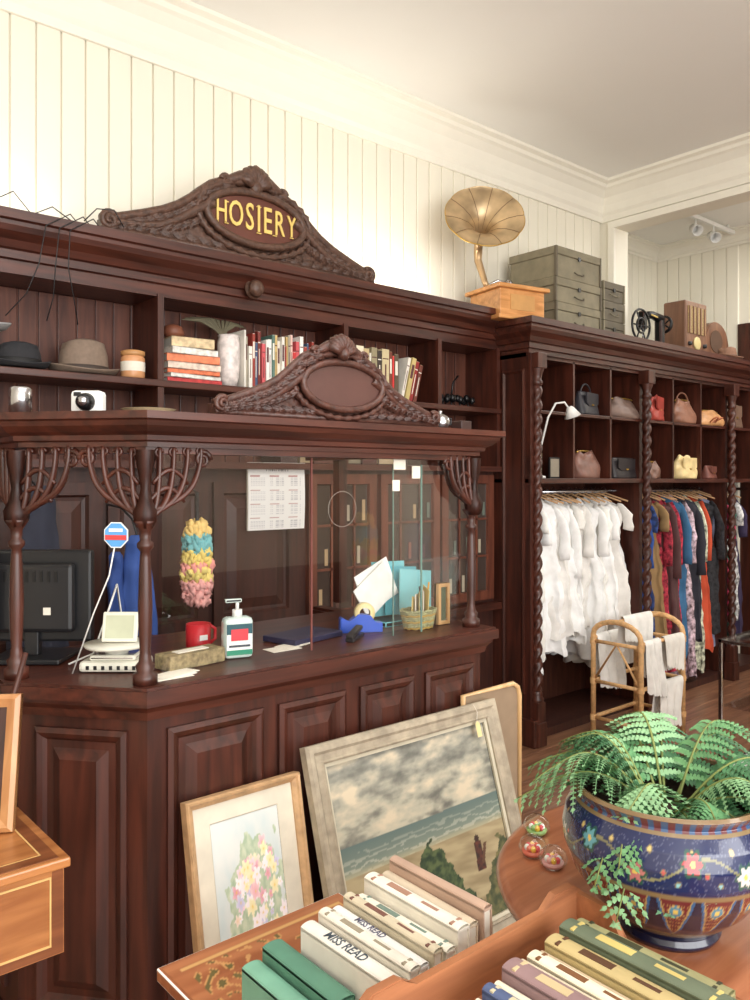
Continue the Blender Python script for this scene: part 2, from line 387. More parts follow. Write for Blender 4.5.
def fan(x,y,d,w=.15,sides=(1,-1),zb=1.44,zt=1.636):
    d=Vector(d).normalized(); Hh=zt-zb; nn=d.cross(Z)
    for sg in sides:
        for k in range(4):
            ww=w*(.24+.76*k/3); pts=[];rr=[]
            for j in range(19):
                s=j/18
                xx=ww*math.sin(s*pi/2*1.18)*(1+.05*math.sin(s*pi*2)); zz=zb+.004+.010*k+(Hh-.010-.008*k)*(1-math.cos(s*pi/2))**(.82)
                pts.append(V(x,y,zz)+d*sg*xx); rr.append(.0115*(1.15-.6*abs(s-.35)))
            b.tube(pts,rr,WD,8,up=nn,flat=.62)
            c0=pts[-1]+V(0,0,-.012)
            b.tube([c0+V(0,0,.010*math.sin(a*.6))+d*sg*(.010*math.cos(a*.6)) for a in range(9)],.0042,WD,6)
        for zz,k0 in ((.10,.35),(.055,.15)):
            b.tube([V(x,y,zb+zz)+nn*.004+d*sg*w*(k0*.3+.62*t)+Z*(.035*math.sin(t*pi)) for t in [q/10 for q in range(11)]],[.007-.004*abs(q/10-.4) for q in range(11)],WD,6)
        cp=[]
        for j in range(20):
            a=j/19*1.7*2*pi; r=.024*(1-j/24)
            cp.append(V(x,y,zt-.034+math.sin(a)*r)+d*sg*(w*1.0+.002+math.cos(a)*r*.9))
        b.tube(cp,[.0075-.0002*j for j in range(20)],WD,7)
    b.lathe([(.001,0),(.018,.004),(.028,.02),(.030,.045),(.018,.07),(.012,.10),(.016,.13),(.022,.16),(.024,Hh)],WD,Matrix.Translation((x,y,zb-.012)),12,mod=lambda r,a,z:r*(1+.1*math.cos(a*6)))
for (x,y) in (C_,L_,(2.065,1.885)): col(x+.0,y+.012)
fan(C_[0],C_[1]+.01,X,.155,(1,)); fan(C_[0],C_[1]+.01,dc,.155,(-1,))
fan(L_[0],L_[1]+.01,dc,.15,(1,)); fan(L_[0],L_[1]+.01,Y,.15,(1,))
fan(2.065,1.885,X,.12,(-1,)); fan(2.065,1.885,Y,.14,(1,))
b.box(2.045,2.085,2.6,2.64,1.05,1.63,WD); b.box(.64,.68,2.6,2.64,1.05,1.63,WD)
b.done()
b=B('booth_glass_screen')
def pane(x0,x1,y0,y1,z0,z1): b.f([b.v((x0,y0,z0)),b.v((x1,y1,z0)),b.v((x1,y1,z1)),b.v((x0,y0,z1))],GLASS)
pane(.935,1.40,1.915,1.915,1.055,1.615); pane(1.406,1.845,1.915,1.915,1.055,1.615); pane(1.73,2.04,1.922,1.922,1.055,1.615)
edge=mat('glass_edge',(120,72,66),.3); eg=mat('glass_edge_green',(120,150,140),.2)
b.box(1.401,1.405,1.912,1.918,1.055,1.615,edge); b.box(1.845,1.848,1.912,1.918,1.055,1.60,eg); b.box(1.728,1.73,1.92,1.924,1.055,1.60,eg)
pane(2.068,2.068,1.95,2.6,1.055,1.615)
rp=[(1.515+.053*math.cos(k/32*2*pi),1.911,1.463+.053*math.sin(k/32*2*pi)) for k in range(32)]
b.tube(rp,.0007,cm((170,160,150),.4),5,closed=True)
for (x0,z0,w,h) in ((1.72,1.583,.05,.032),(1.715,1.515,.03,.035),(1.80,1.555,.035,.04)): b.box(x0,x0+w,1.908,1.911,z0,z0+h,PAPER)
b.done()
b=B('alarm_sticker')
o=V(.825,1.932,1.415)+nc*.004
def ngon(r,t,m,zz): b.prism([(r*math.cos(pi/8+k*pi/4),r*math.sin(pi/8+k*pi/4)) for k in range(8)],o+nc*zz,dc,Z,nc,t,m)
ngon(.034,.002,WHITE,0); ngon(.031,.001,cm((90,160,220),.4),.002)
b.prism([(-.028,-.012),(.028,-.012),(.028,.0),(-.028,.0)],o+nc*.003,dc,Z,nc,.001,cm((214,70,70),.4))
b.prism([(-.018,.008),(.018,.008),(.018,.016),(-.018,.016)],o+nc*.003,dc,Z,nc,.001,WHITE)
b.tube([o-nc*.002,o-nc*.002+V(0,0,-.10)+dc*-.02,o-nc*.002+V(0,.03,-.2)+dc*-.05,V(.77,2.08,1.056)],.002,WHITE,6)
b.done()
# ---------------------------------------------------------------- booth interior things
b=B('wall_calendar')
def calc(u,v):
    if v>.86: return (120,120,125) if .3<u<.7 and .9<v<.95 and int(u*60)%2 else (240,240,238)
    cu=(u*3)%1; cv=((v)/.86*4)%1
    if .12<cu<.88 and .12<cv<.75 and int(cu*24)%2==0 and int(cv*14)%2==0: return (196,196,200)
    if .12<cu<.6 and .82<cv<.9: return (180,130,130)
    return (242,242,240)
b.grid(lambda u,v:V(2.005+.32*u,3.232-.006*math.sin(v*pi),1.315+.305*v),72,80,VC,smooth=False,col=calc)
b.box(2.005,2.325,3.225,3.238,1.615,1.632,WHITE); b.box(2.007,2.323,3.238,3.245,1.315,1.62,PAPER)
b.done()
b=B('feather_duster')
for k in range(300):
    t=k/299; z=1.05+.32*t; a=k*2.4
    c=(246,180,172) if t<.30 else ((238,216,130) if t<.42 else ((238,160,150) if t<.5 else ((240,214,120) if t<.66 else ((120,186,190) if t<.86 else (240,206,130)))))
    R=.05*math.sin(pi*(.15+.8*t))**.4+ru(-.006,.006)
    p=V(1.62+math.cos(a)*R,3.0+math.sin(a)*R,z)
    s_=ru(.011,.018); b.ell(p,(s_,s_,s_*1.3),cm(c,.9),nu=7,nv=5,nz=1.1,nsc=120)
b.cyl((1.62,3.0,1.05),(1.62,3.0,1.50),.008,BLACK); b.tube([(1.62,3.0,1.50),(1.62,3.1,1.53),(1.62,3.2,1.52),(1.62,3.24,1.52)],.003,BLACK,6)
b.done()
def cloth(b,c,w,h,t,mt,fold=5,amp=.3,M=None,taper=.8):
    c=Vector(c)
    def fn(u,v):
        a=u*2*pi; ww=w*(taper+(1-taper)*v)
        rp=1+amp*v*math.sin(a*fold+c.x*9)
        p=V(ww*math.cos(a),t*(.5+.5*v)*math.sin(a)*rp+.006*math.sin(v*9+a*2),-h*v+ .012*math.sin(a*3)*v)
        if v<.02: p=V(p.x*.6,p.y*.3,0)
        p+=V(1,1,0)*noise.noise(p*14+c)*.014
        if M is not None: p=M@p
        return c+p
    return b.grid(fn,48,20,mt,cu=True)
b=B('blue_jacket'); cloth(b,(1.34,2.95,1.34),.085,.38,.05,cm((52,80,146),.85),5,.5,taper=.5); cloth(b,(1.26,2.96,1.28),.035,.30,.035,cm((46,72,134),.85),3,.4)
b.tube([(1.34,2.95,1.335),(1.34,3.0,1.40),(1.34,3.1,1.44),(1.34,3.24,1.45)],.004,BLACK,6); b.done()
b=B('dark_coat'); cloth(b,(.98,2.98,1.53),.11,.60,.06,cm((48,50,64),.9),5,.4,taper=.5); b.tube([(.98,2.98,1.525),(.98,3.1,1.56),(.98,3.24,1.56)],.004,BLACK,6); b.done()
sr=V(.758,-.652,0); sf=V(.652,.758,0)
b=B('computer_monitor')
Mm=Matrix(((sr.x,sf.x,0,.765),(sr.y,sf.y,0,2.345),(0,0,1,0),(0,0,0,1)))
b.box(-.16,.16,-.012,.02,1.10,1.355,BLACK,Mm,bev=.008); b.box(-.12,.12,-.045,-.012,1.13,1.32,BLACK,Mm,bev=.012)
for k in range(9): b.box(-.09+.02*k,-.082+.02*k,-.047,-.045,1.27,1.30,BLACKM,Mm)
b.box(-.02,.02,-.03,.0,1.065,1.16,BLACK,Mm,bev=.004); b.box(-.1,.1,-.09,.08,1.052,1.066,BLACK,Mm,bev=.004)
b.box(.04,.06,-.0475,-.045,1.18,1.20,PAPER,Mm)
yl=cm((240,205,60),.5)
b.box(-.145,-.075,-.075,-.07,1.12,1.36,WHITE,Mm)
b.prism([(.034*math.cos(k/24*2*pi),.034*math.sin(k/24*2*pi)) for k in range(24)],Mm@V(-.11,-.076,1.31),sr,Z,-sf,.002,yl)
for ex in (-.012,.012): b.ell(Mm@V(-.11+ex,-.079,1.32),(.003,.003,.006),BLACK,nu=6,nv=5)
b.tube([Mm@V(-.11+.018*math.sin(k/8*2-1),-.079,1.31-.018*math.cos(k/8*2-1)) for k in range(9)],.0015,BLACK,5)
b.done()
b=B('white_cable'); b.tube([(1.00,2.17,1.056),(.97,2.2,1.06),(.98,2.25,1.12),(.93,2.18,1.26),(.90,2.16,1.2),(.86,2.17,1.08),(.80,2.19,1.056)],.003,WHITE,6); b.done()
b=B('counter_scale')
Ms=Matrix(((sr.x,sf.x,0,.885),(sr.y,sf.y,0,2.075),(0,0,1,1.05),(0,0,0,1)))
CR=cm((226,224,210),.4)
b.box(-.085,.085,-.05,.05,.002,.03,CR,Ms,bev=.01); b.box(-.06,.06,-.04,.04,.03,.045,CHROME,Ms,bev=.006)
b.lathe([(.001,.045),(.03,.045),(.028,.055),(.08,.062),(.085,.07),(.001,.066)],CR,Ms,28)
b.box(-.045,.05,-.01,.0,.07,.15,CR,Ms@Matrix.Rotation(-.25,4,'X'),bev=.004); b.box(-.035,.04,-.012,-.010,.08,.14,cm((190,194,168),.4),Ms@Matrix.Rotation(-.25,4,'X'))
for k in range(-3,4): b.box(k*.02-.004,k*.02+.004,-.052,-.049,.01,.02,BLACK,Ms)
b.done()
b=B('red_mug'); b.lathe([(.001,.001),(.034,.001),(.036,.01),(.036,.078),(.033,.078),(.032,.01),(.001,.008)],cm((190,34,44),.35),Matrix.Translation((1.165,2.15,1.051)),24)
b.tube([(1.165+.034,2.15-.01,1.12),(1.215,2.14,1.11),(1.215,2.14,1.08),(1.165+.034,2.15-.01,1.07)],.005,cm((190,34,44),.35),8); b.box(1.150,1.175,2.112,2.114,1.085,1.10,WHITE); b.done()
b=B('hand_sanitiser_bottle')
Mq=Matrix.Translation((1.20,1.99,1.051))@Matrix.Rotation(-.3,4,'Z')
b.box(-.042,.042,-.026,.026,0,.115,cm((206,222,216),.15),Mq,bev=.014)
b.box(-.036,.036,-.028,-.0262,.012,.098,WHITE,Mq); b.box(-.036,.036,-.029,-.028,.070,.098,cm((30,80,90),.4),Mq); b.box(-.036,.036,-.029,-.028,.012,.026,cm((20,130,100),.4),Mq)
b.box(-.024,.024,-.0302,-.029,.052,.084,cm((220,60,70),.4),Mq); b.box(-.03,.03,-.0292,-.028,.034,.040,cm((60,70,80),.4),Mq)
b.cyl(Mq@V(0,0,.115),Mq@V(0,0,.135),.014,WHITE); b.cyl(Mq@V(0,0,.135),Mq@V(0,0,.16),.005,WHITE); b.box(-.035,.012,-.008,.008,.155,.166,BLACK,Mq,bev=.003)
b.done()
b=B('tissue_box'); Mq=Matrix.Translation((1.055,1.99,1.051))@Matrix.Rotation(.15,4,'Z')
b.box(-.09,.09,-.036,.036,0,.040,cm((140,126,92),.7,var=.5,scale=60),Mq,bev=.004); b.box(-.05,.05,-.015,.015,.040,.042,PAPER,Mq); b.done()
b=B('tape_dispenser')
Mt=Matrix.Translation((1.71,2.06,1.051))@Matrix.Rotation(-.5,4,'Z'); BL=cm((40,84,190),.4)
b.prism([(-.07,0),(.07,0),(.07,.03),(.045,.03),(.03,.055),(-.01,.06),(-.04,.035),(-.065,.05),(-.07,.045)],Mt@V(0,.02,0),Mt.to_3x3()@X,Z,Mt.to_3x3()@V(0,-1,0),.04,BL,bev=.003)
b.lathe([(.018,-.012),(.034,-.012),(.034,.012),(.018,.012),(.018,-.012)],cm((222,205,150),.3),axisM(Mt@V(.012,0,.062),Mt.to_3x3()@Y),24)
b.done()
b=B('wicker_basket')
WK=cm((150,150,110),.8,var=.4,scale=90,bump=.6)
for k in range(9):
    z=1.055+.007*k; r=.045+.0016*k
    b.tube([(1.905+math.cos(a/24*2*pi)*r*1.2,1.99+math.sin(a/24*2*pi)*r*.8,z+.0015*(-1)**a) for a in range(24)],.0045,WK if k%3 else cm((170,140,70),.8),6,closed=True)
b.prism([(.05*math.cos(k/20*2*pi),.034*math.sin(k/20*2*pi)) for k in range(20)],(1.905,1.99,1.051),X,Y,Z,.004,WK)
for k in range(5): b.box(-.035,.035,-.001,.001,0,.10+.008*k,PAPER if k%2 else cm((214,190,120),.7),Matrix.Translation((1.885+.012*k,1.99,1.057))@Matrix.Rotation(.5+k*.15,4,'Z')@Matrix.Rotation(.15-.08*k,4,'Y'))
b.cyl((1.93,1.99,1.06),(1.96,1.995,1.20),.003,cm((200,150,60),.5)); b.cyl((1.92,1.98,1.06),(1.91,1.99,1.19),.003,BLACK)
b.done()
b=B('turquoise_file_folders')
for k,(c,x,z,a) in enumerate([((120,196,204),.0,.19,.05),((90,176,190),.04,.17,.1),((240,240,236),-.06,.14,-.45),((236,236,230),-.07,.12,-.7),((130,200,206),.07,.16,.15)]):
    b.box(-.085,.085,-.002,.002,0,z,cm(c,.6),Matrix.Translation((1.93+x,2.16-.014*k,1.07+(.05 if abs(a)>.4 else .0)))@Matrix.Rotation(.1,4,'Z')@Matrix.Rotation(a*.8,4,'Y')@Matrix.Rotation(-.1,4,'X'))
b.box(1.82,2.02,2.06,2.18,1.051,1.068,BLACK,bev=.003)
b.done()
b=B('small_wooden_frame'); WF=wood('ash_frame',(170,130,84),(200,160,110),2)
b.rects((1.985,1.985,1.053),X,Z,(0,-1,0),.055,.14,[(0,-.01),(0,.012),(.012,.012),(.012,.004)],WF,cm((70,80,60),.5)); b.box(1.985,2.04,1.986,1.996,1.053,1.193,WF); b.done()
b=B('guest_book'); b.box(-.11,.11,-.07,.07,0,.018,cm((44,44,70),.5),Matrix.Translation((1.50,2.09,1.051))@Matrix.Rotation(.2,4,'Z'),bev=.003)
b.box(-.10,.112,-.065,.065,.003,.015,PAPER,Matrix.Translation((1.50,2.09,1.051))@Matrix.Rotation(.2,4,'Z')); b.done()
b=B('paper_slips'); 
for k in range(3): b.box(-.05,.05,-.03,.03,0,.0012,PAPER,Matrix.Translation((.955+.012*k,1.905+.006*k,1.051+.0015*k))@Matrix.Rotation(.15*k,4,'Z'))
for k in range(3): b.box(-.05,.05,-.03,.03,0,.0012,PAPER,Matrix.Translation((1.36+.05*k,2.0+.02*k,1.051+.0015*k))@Matrix.Rotation(.3*k,4,'Z'))
b.done()
b=B('black_stapler'); b.box(-.06,.06,-.014,.014,0,.012,BLACK,Matrix.Translation((1.62,1.98,1.051))@Matrix.Rotation(.6,4,'Z'),bev=.003); b.box(-.06,.055,-.012,.012,.016,.03,BLACK,Matrix.Translation((1.62,1.98,1.051))@Matrix.Rotation(.6,4,'Z')@Matrix.Rotation(-.12,4,'Y'),bev=.004); b.done()
b=B('swivel_chair'); BC=cm((160,110,60),.5)
b.lathe([(.001,0),(.2,0),(.22,.02),(.2,.05),(.001,.06)],BC,Matrix.Translation((1.42,2.69,.62)),24)
def bk(u,v): a=-pi*.15+u*pi*1.3; return V(1.42+.22*math.cos(a),2.69+.22*math.sin(a),.75+.20*v*(math.sin(u*pi)**.3))
b.grid(bk,18,4,BC)
for k in range(4): a=k*pi/2+.4; b.cyl((1.42+.14*math.cos(a),2.69+.14*math.sin(a),.64),(1.42+.22*math.cos(a),2.69+.22*math.sin(a),0),.016,BC)
for k in range(5): a=k*.25*pi; b.cyl((1.42+.19*math.cos(a),2.69+.19*math.sin(a),.66),(1.42+.22*math.cos(a),2.69+.22*math.sin(a),.78),.009,BC)
b.done()
b=B('instant_camera')
Mc=Matrix.Translation((.80,2.05,1.717))@Matrix.Rotation(-.7,4,'Z')
b.box(-.04,.04,-.022,.022,0,.06,WHITE,Mc,bev=.01); b.lathe([(.001,.03),(.016,.028),(.02,.02),(.024,0)],BLACKM,Mc@Matrix.Translation((0,-.02,.03))@Matrix.Rotation(pi/2,4,'X'),20)
b.lathe([(.001,.034),(.012,.032),(.012,.02)],CHROME,Mc@Matrix.Translation((0,-.02,.03))@Matrix.Rotation(pi/2,4,'X'),16); b.box(-.03,-.012,-.024,-.02,.045,.055,BLACK,Mc); b.done()
b=B('silver_canister'); b.lathe([(.001,0),(.028,0),(.028,.065),(.024,.07),(.001,.07)],CHROME,Matrix.Translation((.67,2.17,1.717)),24); b.done()
b=B('woven_coaster_stack'); b.lathe([(.001,0),(.07,0),(.07,.006),(.06,.012),(.07,.016),(.001,.018)],cm((150,130,100),.9,bump=.5,scale=80),Matrix.Translation((.93,1.98,1.717)),24); b.done()
b=B('silver_teapot'); Mt=Matrix.Translation((1.93,1.91,1.718))
b.lathe([(.001,0),(.022,0),(.03,.012),(.033,.028),(.026,.042),(.012,.05),(.004,.052),(.006,.06),(.001,.063)],CHROME,Mt,24)
b.tube([Mt@V(-.03,0,.02),Mt@V(-.045,0,.03),Mt@V(-.055,0,.048)],[.008,.006,.004],CHROME,8); b.tube([Mt@V(.03,0,.04),Mt@V(.05,0,.038),Mt@V(.05,0,.018),Mt@V(.03,0,.014)],.003,BLACK,6); b.done()
b=B('small_boxes'); b.box(2.0,2.05,1.88,1.93,1.717,1.75,cm((60,40,36),.5),bev=.003); b.box(1.84,1.875,1.95,1.98,1.717,1.737,cm((214,200,180),.5)); b.done()
# ---------------------------------------------------------------- books
def book(b,x0,w,y0,dep,z0,h,c,M=None,sp=True):
    mt=cm(c,.6)
    b.box(x0,x0+w,y0,y0+.004,z0,z0+h,mt,M,bev=.0015)
    b.box(x0,x0+.002,y0,y0+dep,z0,z0+h,mt,M); b.box(x0+w-.002,x0+w,y0,y0+dep,z0,z0+h,mt,M)
    b.box(x0+.002,x0+w-.002,y0+.003,y0+dep-.004,z0+.003,z0+h-.004,PAPER,M)
    if sp and w>.012:
        q=PAPER if sum(c)<380 else cm((90,50,50),.6)
        if rnd()<.3: b.box(x0+w*.2,x0+w*.8,y0-.0006,y0+.001,z0+h*.55,z0+h*.85,q,M)
        else:
            b.box(x0+w*.1,x0+w*.9,y0-.0006,y0+.001,z0+h*.8,z0+h*.82,q,M); b.box(x0+w*.4,x0+w*.6,y0-.0006,y0+.001,z0+h*.25,z0+h*.7,q,M)
pal=[(225,215,195),(200,60,60),(236,232,222),(190,120,100),(150,60,50),(90,120,110),(235,225,200),(210,180,120),(120,50,45),(220,205,200),(70,90,120),(240,236,230),(206,90,96),(228,220,205),(170,160,140),(235,190,180)]
b=B('shelf_books')
x=1.995
while x<2.54:
    w=ru(.008,.022); h=ru(.19,.28); book(b,x,w,3.245+ru(0,.015),.15,1.976,h,random.choice(pal)); x+=w+.0015
b.done()
b=B('shelf_books')
x=2.60
for w,h,c in [(.03,.26,(214,196,160)),(.03,.25,(120,110,90)),(.05,.27,(226,216,190)),(.035,.26,(196,176,130)),(.012,.24,(230,225,210)),(.04,.27,(150,140,110)),(.03,.26,(60,50,44)),(.05,.27,(206,190,150)),(.02,.26,(120,60,44)),(.012,.24,(220,60,60)),(.03,.25,(90,76,60))]:
    book(b,x,w,3.245,.16,1.976,h,c); x+=w+.002
Mr=Matrix.Translation((x+.008,0,1.979))@Matrix.Rotation(.25,4,'Y')
for k,(w,h,c) in enumerate([(.02,.25,(230,224,212)),(.03,.26,(200,180,120)),(.025,.25,(140,40,40)),(.025,.24,(110,56,44))]): book(b,.003+.03*k,w,3.245,.16,0,h,c,Mr)
b.done()
b=B('stacked_books')
z=1.976
for k,(w,h,c) in enumerate([(.27,.022,(190,60,60)),(.26,.018,(232,228,220)),(.25,.02,(224,120,80)),(.26,.03,(226,206,190)),(.25,.035,(226,130,90)),(.23,.03,(236,230,220)),(.2,.045,(214,190,150))]):
    M=Matrix.Translation((1.745,3.33,z))@Matrix.Rotation(ru(-.1,.1),4,'Z'); mt=cm(c,.6,var=.3,scale=40)
    b.box(-w/2,w/2,-.08,.08,0,.003,mt,M); b.box(-w/2,w/2,-.08,.08,h-.003,h,mt,M); b.box(-w/2,w/2,-.08,-.076,0,h,mt,M); b.box(-w/2+.004,w/2-.004,-.076,.076,.003,h-.003,PAPER,M)
    z+=h+.0005
b.lathe([(.001,0),(.03,.0),(.05,.02),(.04,.05),(.02,.06),(.001,.062)],cm((120,70,50),.5),Matrix.Translation((1.68,3.33,z)),16)
b.done(); zst=z
b=B('decorated_vase'); b.lathe([(.001,0),(.035,0),(.048,.05),(.052,.12),(.052,.2),(.046,.23),(.05,.24),(.043,.24),(.04,.22),(.001,.22)],cm((220,210,206),.25,var=.25,scale=40),Matrix.Translation((1.938,3.29,1.976)),24)
for k in range(11):
    a=-1.4+k*.28; b.tube([(1.93,3.30,2.19),(1.91+.03*math.sin(a),3.31,2.24),(1.90+.09*math.sin(a),3.32,2.275+.01*math.cos(a)),(1.89+.17*math.sin(a),3.33,2.265+.03*math.cos(a))],[.002,.004,.010,.002],cm((96,90,70),.8),6,flat=.3)
b.done()
def hat(name,x,y,z,c,R=.15,cr=.085,ch=.11,tilt=0,band=(30,28,28),yaw=0):
    b=B(name); M=Matrix.Translation((x,y,z))@Matrix.Rotation(yaw,4,'Z')@Matrix.Rotation(tilt,4,'X'); mt=cm(c,.85,var=.1,bump=.1,scale=60)
    def fn_(pr,mm):
        n=len(pr)-1
        def fn(u,v):
            k=v*n; i=min(int(k+1e-6),n-1); t=k-i; r=pr[i][0]*(1-t)+pr[i+1][0]*t; zz=pr[i][1]*(1-t)+pr[i+1][1]*t; a=u*2*pi
            dent=-ch*.16*math.exp(-(math.sin(a)*r/(cr*.3))**2)*(1 if zz>ch*.8 else 0)
            curl=.010*(max(0,r-cr)/(R-cr))**2*(1+math.cos(2*a))
            return M@V(r*math.cos(a),r*math.sin(a)*.8,zz+dent+curl)
        b.grid(fn,40,n,mm,cu=True)
    fn_([(R,.012),(R*1.01,.016),(R*.9,.006),(cr*1.1,.004),(cr*1.02,.012),(cr,.03),(cr*.96,ch*.6),(cr*.85,ch*.92),(cr*.6,ch),(cr*.3,ch*.96),(.001,ch*.94)],mt); fn_([(R,.012),(R*.9,.002),(cr,.0),(cr*.9,.003)],mt)
    fn_([(cr*1.015,.010),(cr*1.02,.035),(cr*.99,.037)],cm(band,.6))
    b.done()
hat('fedora_hat',1.275,3.32,1.98,(130,112,98),.145,.10,.145,0,(60,48,42))
hat('black_fedora_hat',1.005,3.28,1.98,(40,40,44),.120,.085,.10,0,(16,16,18))
b=B('hat_stand'); b.lathe([(.001,0),(.04,0),(.04,.01),(.01,.02),(.009,.12),(.04,.13),(.04,.135),(.001,.138)],WD,Matrix.Translation((.83,3.35,1.976)),20); b.done()
hat('grey_felt_hat',.83,3.315,2.116,(170,170,170),.155,.095,.14,0,(70,70,72))
b=B('jar_candle'); M=Matrix.Translation((1.465,3.27,1.976))
b.lathe([(.001,0),(.046,0),(.05,.01),(.05,.085),(.044,.095)],cm((206,150,106),.25),M,24); b.lathe([(.044,.095),(.05,.098),(.05,.115),(.03,.121),(.001,.122)],cm((190,140,90),.4),M,24); b.lathe([(.0505,.03),(.0505,.07)],PAPER,M,24); b.done()
b=B('metal_figurine') 
for k in range(16): b.ell((3.34+.016*k,3.30+.02*math.sin(k*2),2.0+.018*abs(math.sin(k*1.7))+.012),(.018,.018,.022),BLACKM,nu=8,nv=6)
for k in range(4): b.cyl((3.35+.07*k,3.29,1.976),(3.35+.07*k,3.30,2.01),.005,BLACKM)
b.tube([(3.42,3.3,2.03),(3.44,3.3,2.12),(3.48,3.3,2.16)],.006,BLACKM,6)
b.done()
b=B('box_files')
x=2.2
for w,h,c in [(.10,.25,(70,50,46)),(.08,.27,(150,130,100)),(.12,.24,(96,60,50)),(.06,.28,(60,66,80)),(.1,.25,(120,110,90)),(.1,.26,(80,44,38)),(.12,.27,(170,150,120))]: b.box(x,x+w,3.25,3.42,1.631,1.631+h,cm(c,.6),bev=.004); b.box(x+w*.3,x+w*.7,3.248,3.251,1.631+h*.6,1.631+h*.8,PAPER); x+=w+.01
b.done()
b=B('power_cable')
for o in (0,.05,.09):
    b.tube([(1.25+o,3.25,2.552),(1.15+o,3.13,2.57),(1.05+o,3.105,2.50),(1.02+o*1.2,3.09,2.35),(1.0+o*2,3.17,2.25),(.93+o*3,3.185,2.16)],.0022,BLACK,5)
b.tube([(.85,3.2,2.556),(.95,3.16,2.62),(1.03,3.2,2.56),(1.1,3.18,2.60),(1.2,3.2,2.557)],.0025,BLACK,5)
b.tube([(1.20,3.12,2.552),(1.25,3.12,2.61),(1.32,3.12,2.62),(1.36,3.12,2.56)],.0025,BLACK,5)
b.done()
# ---------------------------------------------------------------- right shelving
RX=3.76
b=B('display_shelving_unit')
b.mold([(RX,3.46),(RX,3.0),(6.98,3.0)],[(o if o>0 else (-.2 if o<-.1 else 0),z) for o,z in corn],WDX,2.29)
b.box(RX+.02,6.98,3.0,3.46,2.45,2.47,WDX)
b.box(RX,6.98,3.465,3.5,0,2.47,WINT)
b.box(RX,RX+.03,2.99,3.465,0,2.29,WD)
b.rects((RX,3.20,.3),(0,-1,0),Z,(-1,0,0),.17,1.9,[(0,0),(0,.006),(.012,.01),(.024,.002),(.035,.002)],WD)
b.box(RX-.015,RX+.06,2.95,3.22,0,.16,WD,bev=.006)
b.box(RX,6.98,3.02,3.465,2.27,2.295,WDX)
b.box(RX,6.98,3.02,3.465,1.945,1.965,WDX,bev=.003); b.box(RX,6.98,3.0,3.465,1.53,1.56,WDX,bev=.004)
b.box(RX,6.98,3.05,3.465,0,.05,WDK)
for x in (3.815,5.0,6.22):
    for q in (1,2):
        xx=x+.40*q+.01; b.box(xx-.009,xx+.009,3.02,3.465,1.55,2.28,WD)
    if x>3.9: b.box(x-.02,x+.02,3.03,3.465,.05,2.28,WD)
    M=Matrix.Translation((x,2.985,0))
    b.box(-.042,.042,-.042,.042,.0,.14,WD,M,bev=.004); b.box(-.036,.036,-.036,.036,.14,.26,WD,M,bev=.004)
    b.lathe([(.038,.26),(.042,.275),(.03,.29),(.034,.305),(.026,.32)],WD,M,20)
    n=130
    b.lathe([(.026,.32+1.78*k/n) for k in range(n+1)],WD,M,20,mod=lambda r,a,z:r+.0075*math.cos(2*a-z*75))
    b.lathe([(.026,2.10),(.034,2.11),(.034,2.125),(.026,2.135),(.03,2.16),(.04,2.19),(.042,2.2)],WD,M,20)
    b.box(-.042,.042,-.042,.042,2.2,2.29,WD,M,bev=.004)
b.cyl((RX+.02,3.22,1.475),(6.98,3.22,1.475),.012,CHROME,seg=12)
b.done()
# garments
def garment(b,x,ztop,L,hw,mt,yaw=0,t=.03,flare=1.2,sleeve=.25,yc=3.22,crump=.014):
    M=Matrix.Translation((x,yc,ztop))@Matrix.Rotation(yaw,4,'Z'); ph=ru(0,6); nf=random.choice([5,6,7,9]); off=V(ru(0,50),ru(0,50),0)
    drop=ru(.03,.07)
    def fn(u,v):
        a=u*2*pi; sh=min(1,(v/.07))**.6
        w=hw*(.34+.58*sh) if v<.07 else hw*(.92-.20*math.sin(min(1,(v-.07)/.4)*pi)+(flare-.92)*max(0,v-.3)/.7)
        tt=t*(.30+.70*sh)*(1+.7*v)
        rp=1+(.10+.5*v)*math.sin(a*nf+ph+v*2)
        wp=1+.04*math.sin(a*nf*2+ph)*v
        zz=-L*v-.018*math.sin(a*4+ph)*v-drop*abs(math.cos(a))*max(0,1-v/.12)
        p=V(tt*math.sin(a)*rp+.010*math.sin(v*7+ph),w*wp*math.cos(a),zz)
        k=crump*min(1,v*6); q=V(p.x*8,p.y*9,p.z*9)+off
        p+=V(noise.noise(q)*k*1.3,noise.noise(q+V(9,3,1))*k,0)
        q=q*2.6; p+=V(noise.noise(q)*k*.6,noise.noise(q+V(5,5,1))*k*.5,0)
        return M@p
    b.grid(fn,60,36,mt,cu=True)
    if sleeve:
        for sg in (-1,1):
            n_=8; sp_=[]
            for i in range(n_+1):
                s=i/n_; sp_.append(M@V(-.012*s+ .012*noise.noise(V(s*4,sg,ph)),sg*hw*(.66+.40*math.sin(min(1,s*1.5)*pi/2))+.01*noise.noise(V(s*5,ph,sg)),-.055-(.05+sleeve)*s**1.2))
            b.tube(sp_,[.016+.022*math.sin(min(1,i/n_*1.6)*pi/2)+.003*math.sin(i*2+ph) for i in range(n_+1)],mt,14,flat=.5,up=V(0,1,0))
    b.tube([M@V(0,-.15,-.035),M@V(0,0,.02),M@V(0,.15,-.035)],.006,cm((190,150,110),.6),6)
    b.tube([M@V(0,0,.02),M@V(0,0,.05),M@V(0,.015,.065),M@V(0,.03,.05)],.0025,CHROME,6)
b=B('white_dresses')
wc=[(248,248,246),(240,238,232),(250,249,247),(234,231,226)]
x=3.91
for k in range(13):
    garment(b,x,1.44,ru(.82,1.12),ru(.13,.185),cm(wc[k%4],.85),ru(-.2,.6),.03,ru(.95,1.35),random.choice([0,.10,.18,.28,.12,.4]),crump=.022); x+=.082+ru(-.014,.014)
b.done()
b=B('colourful_dresses')
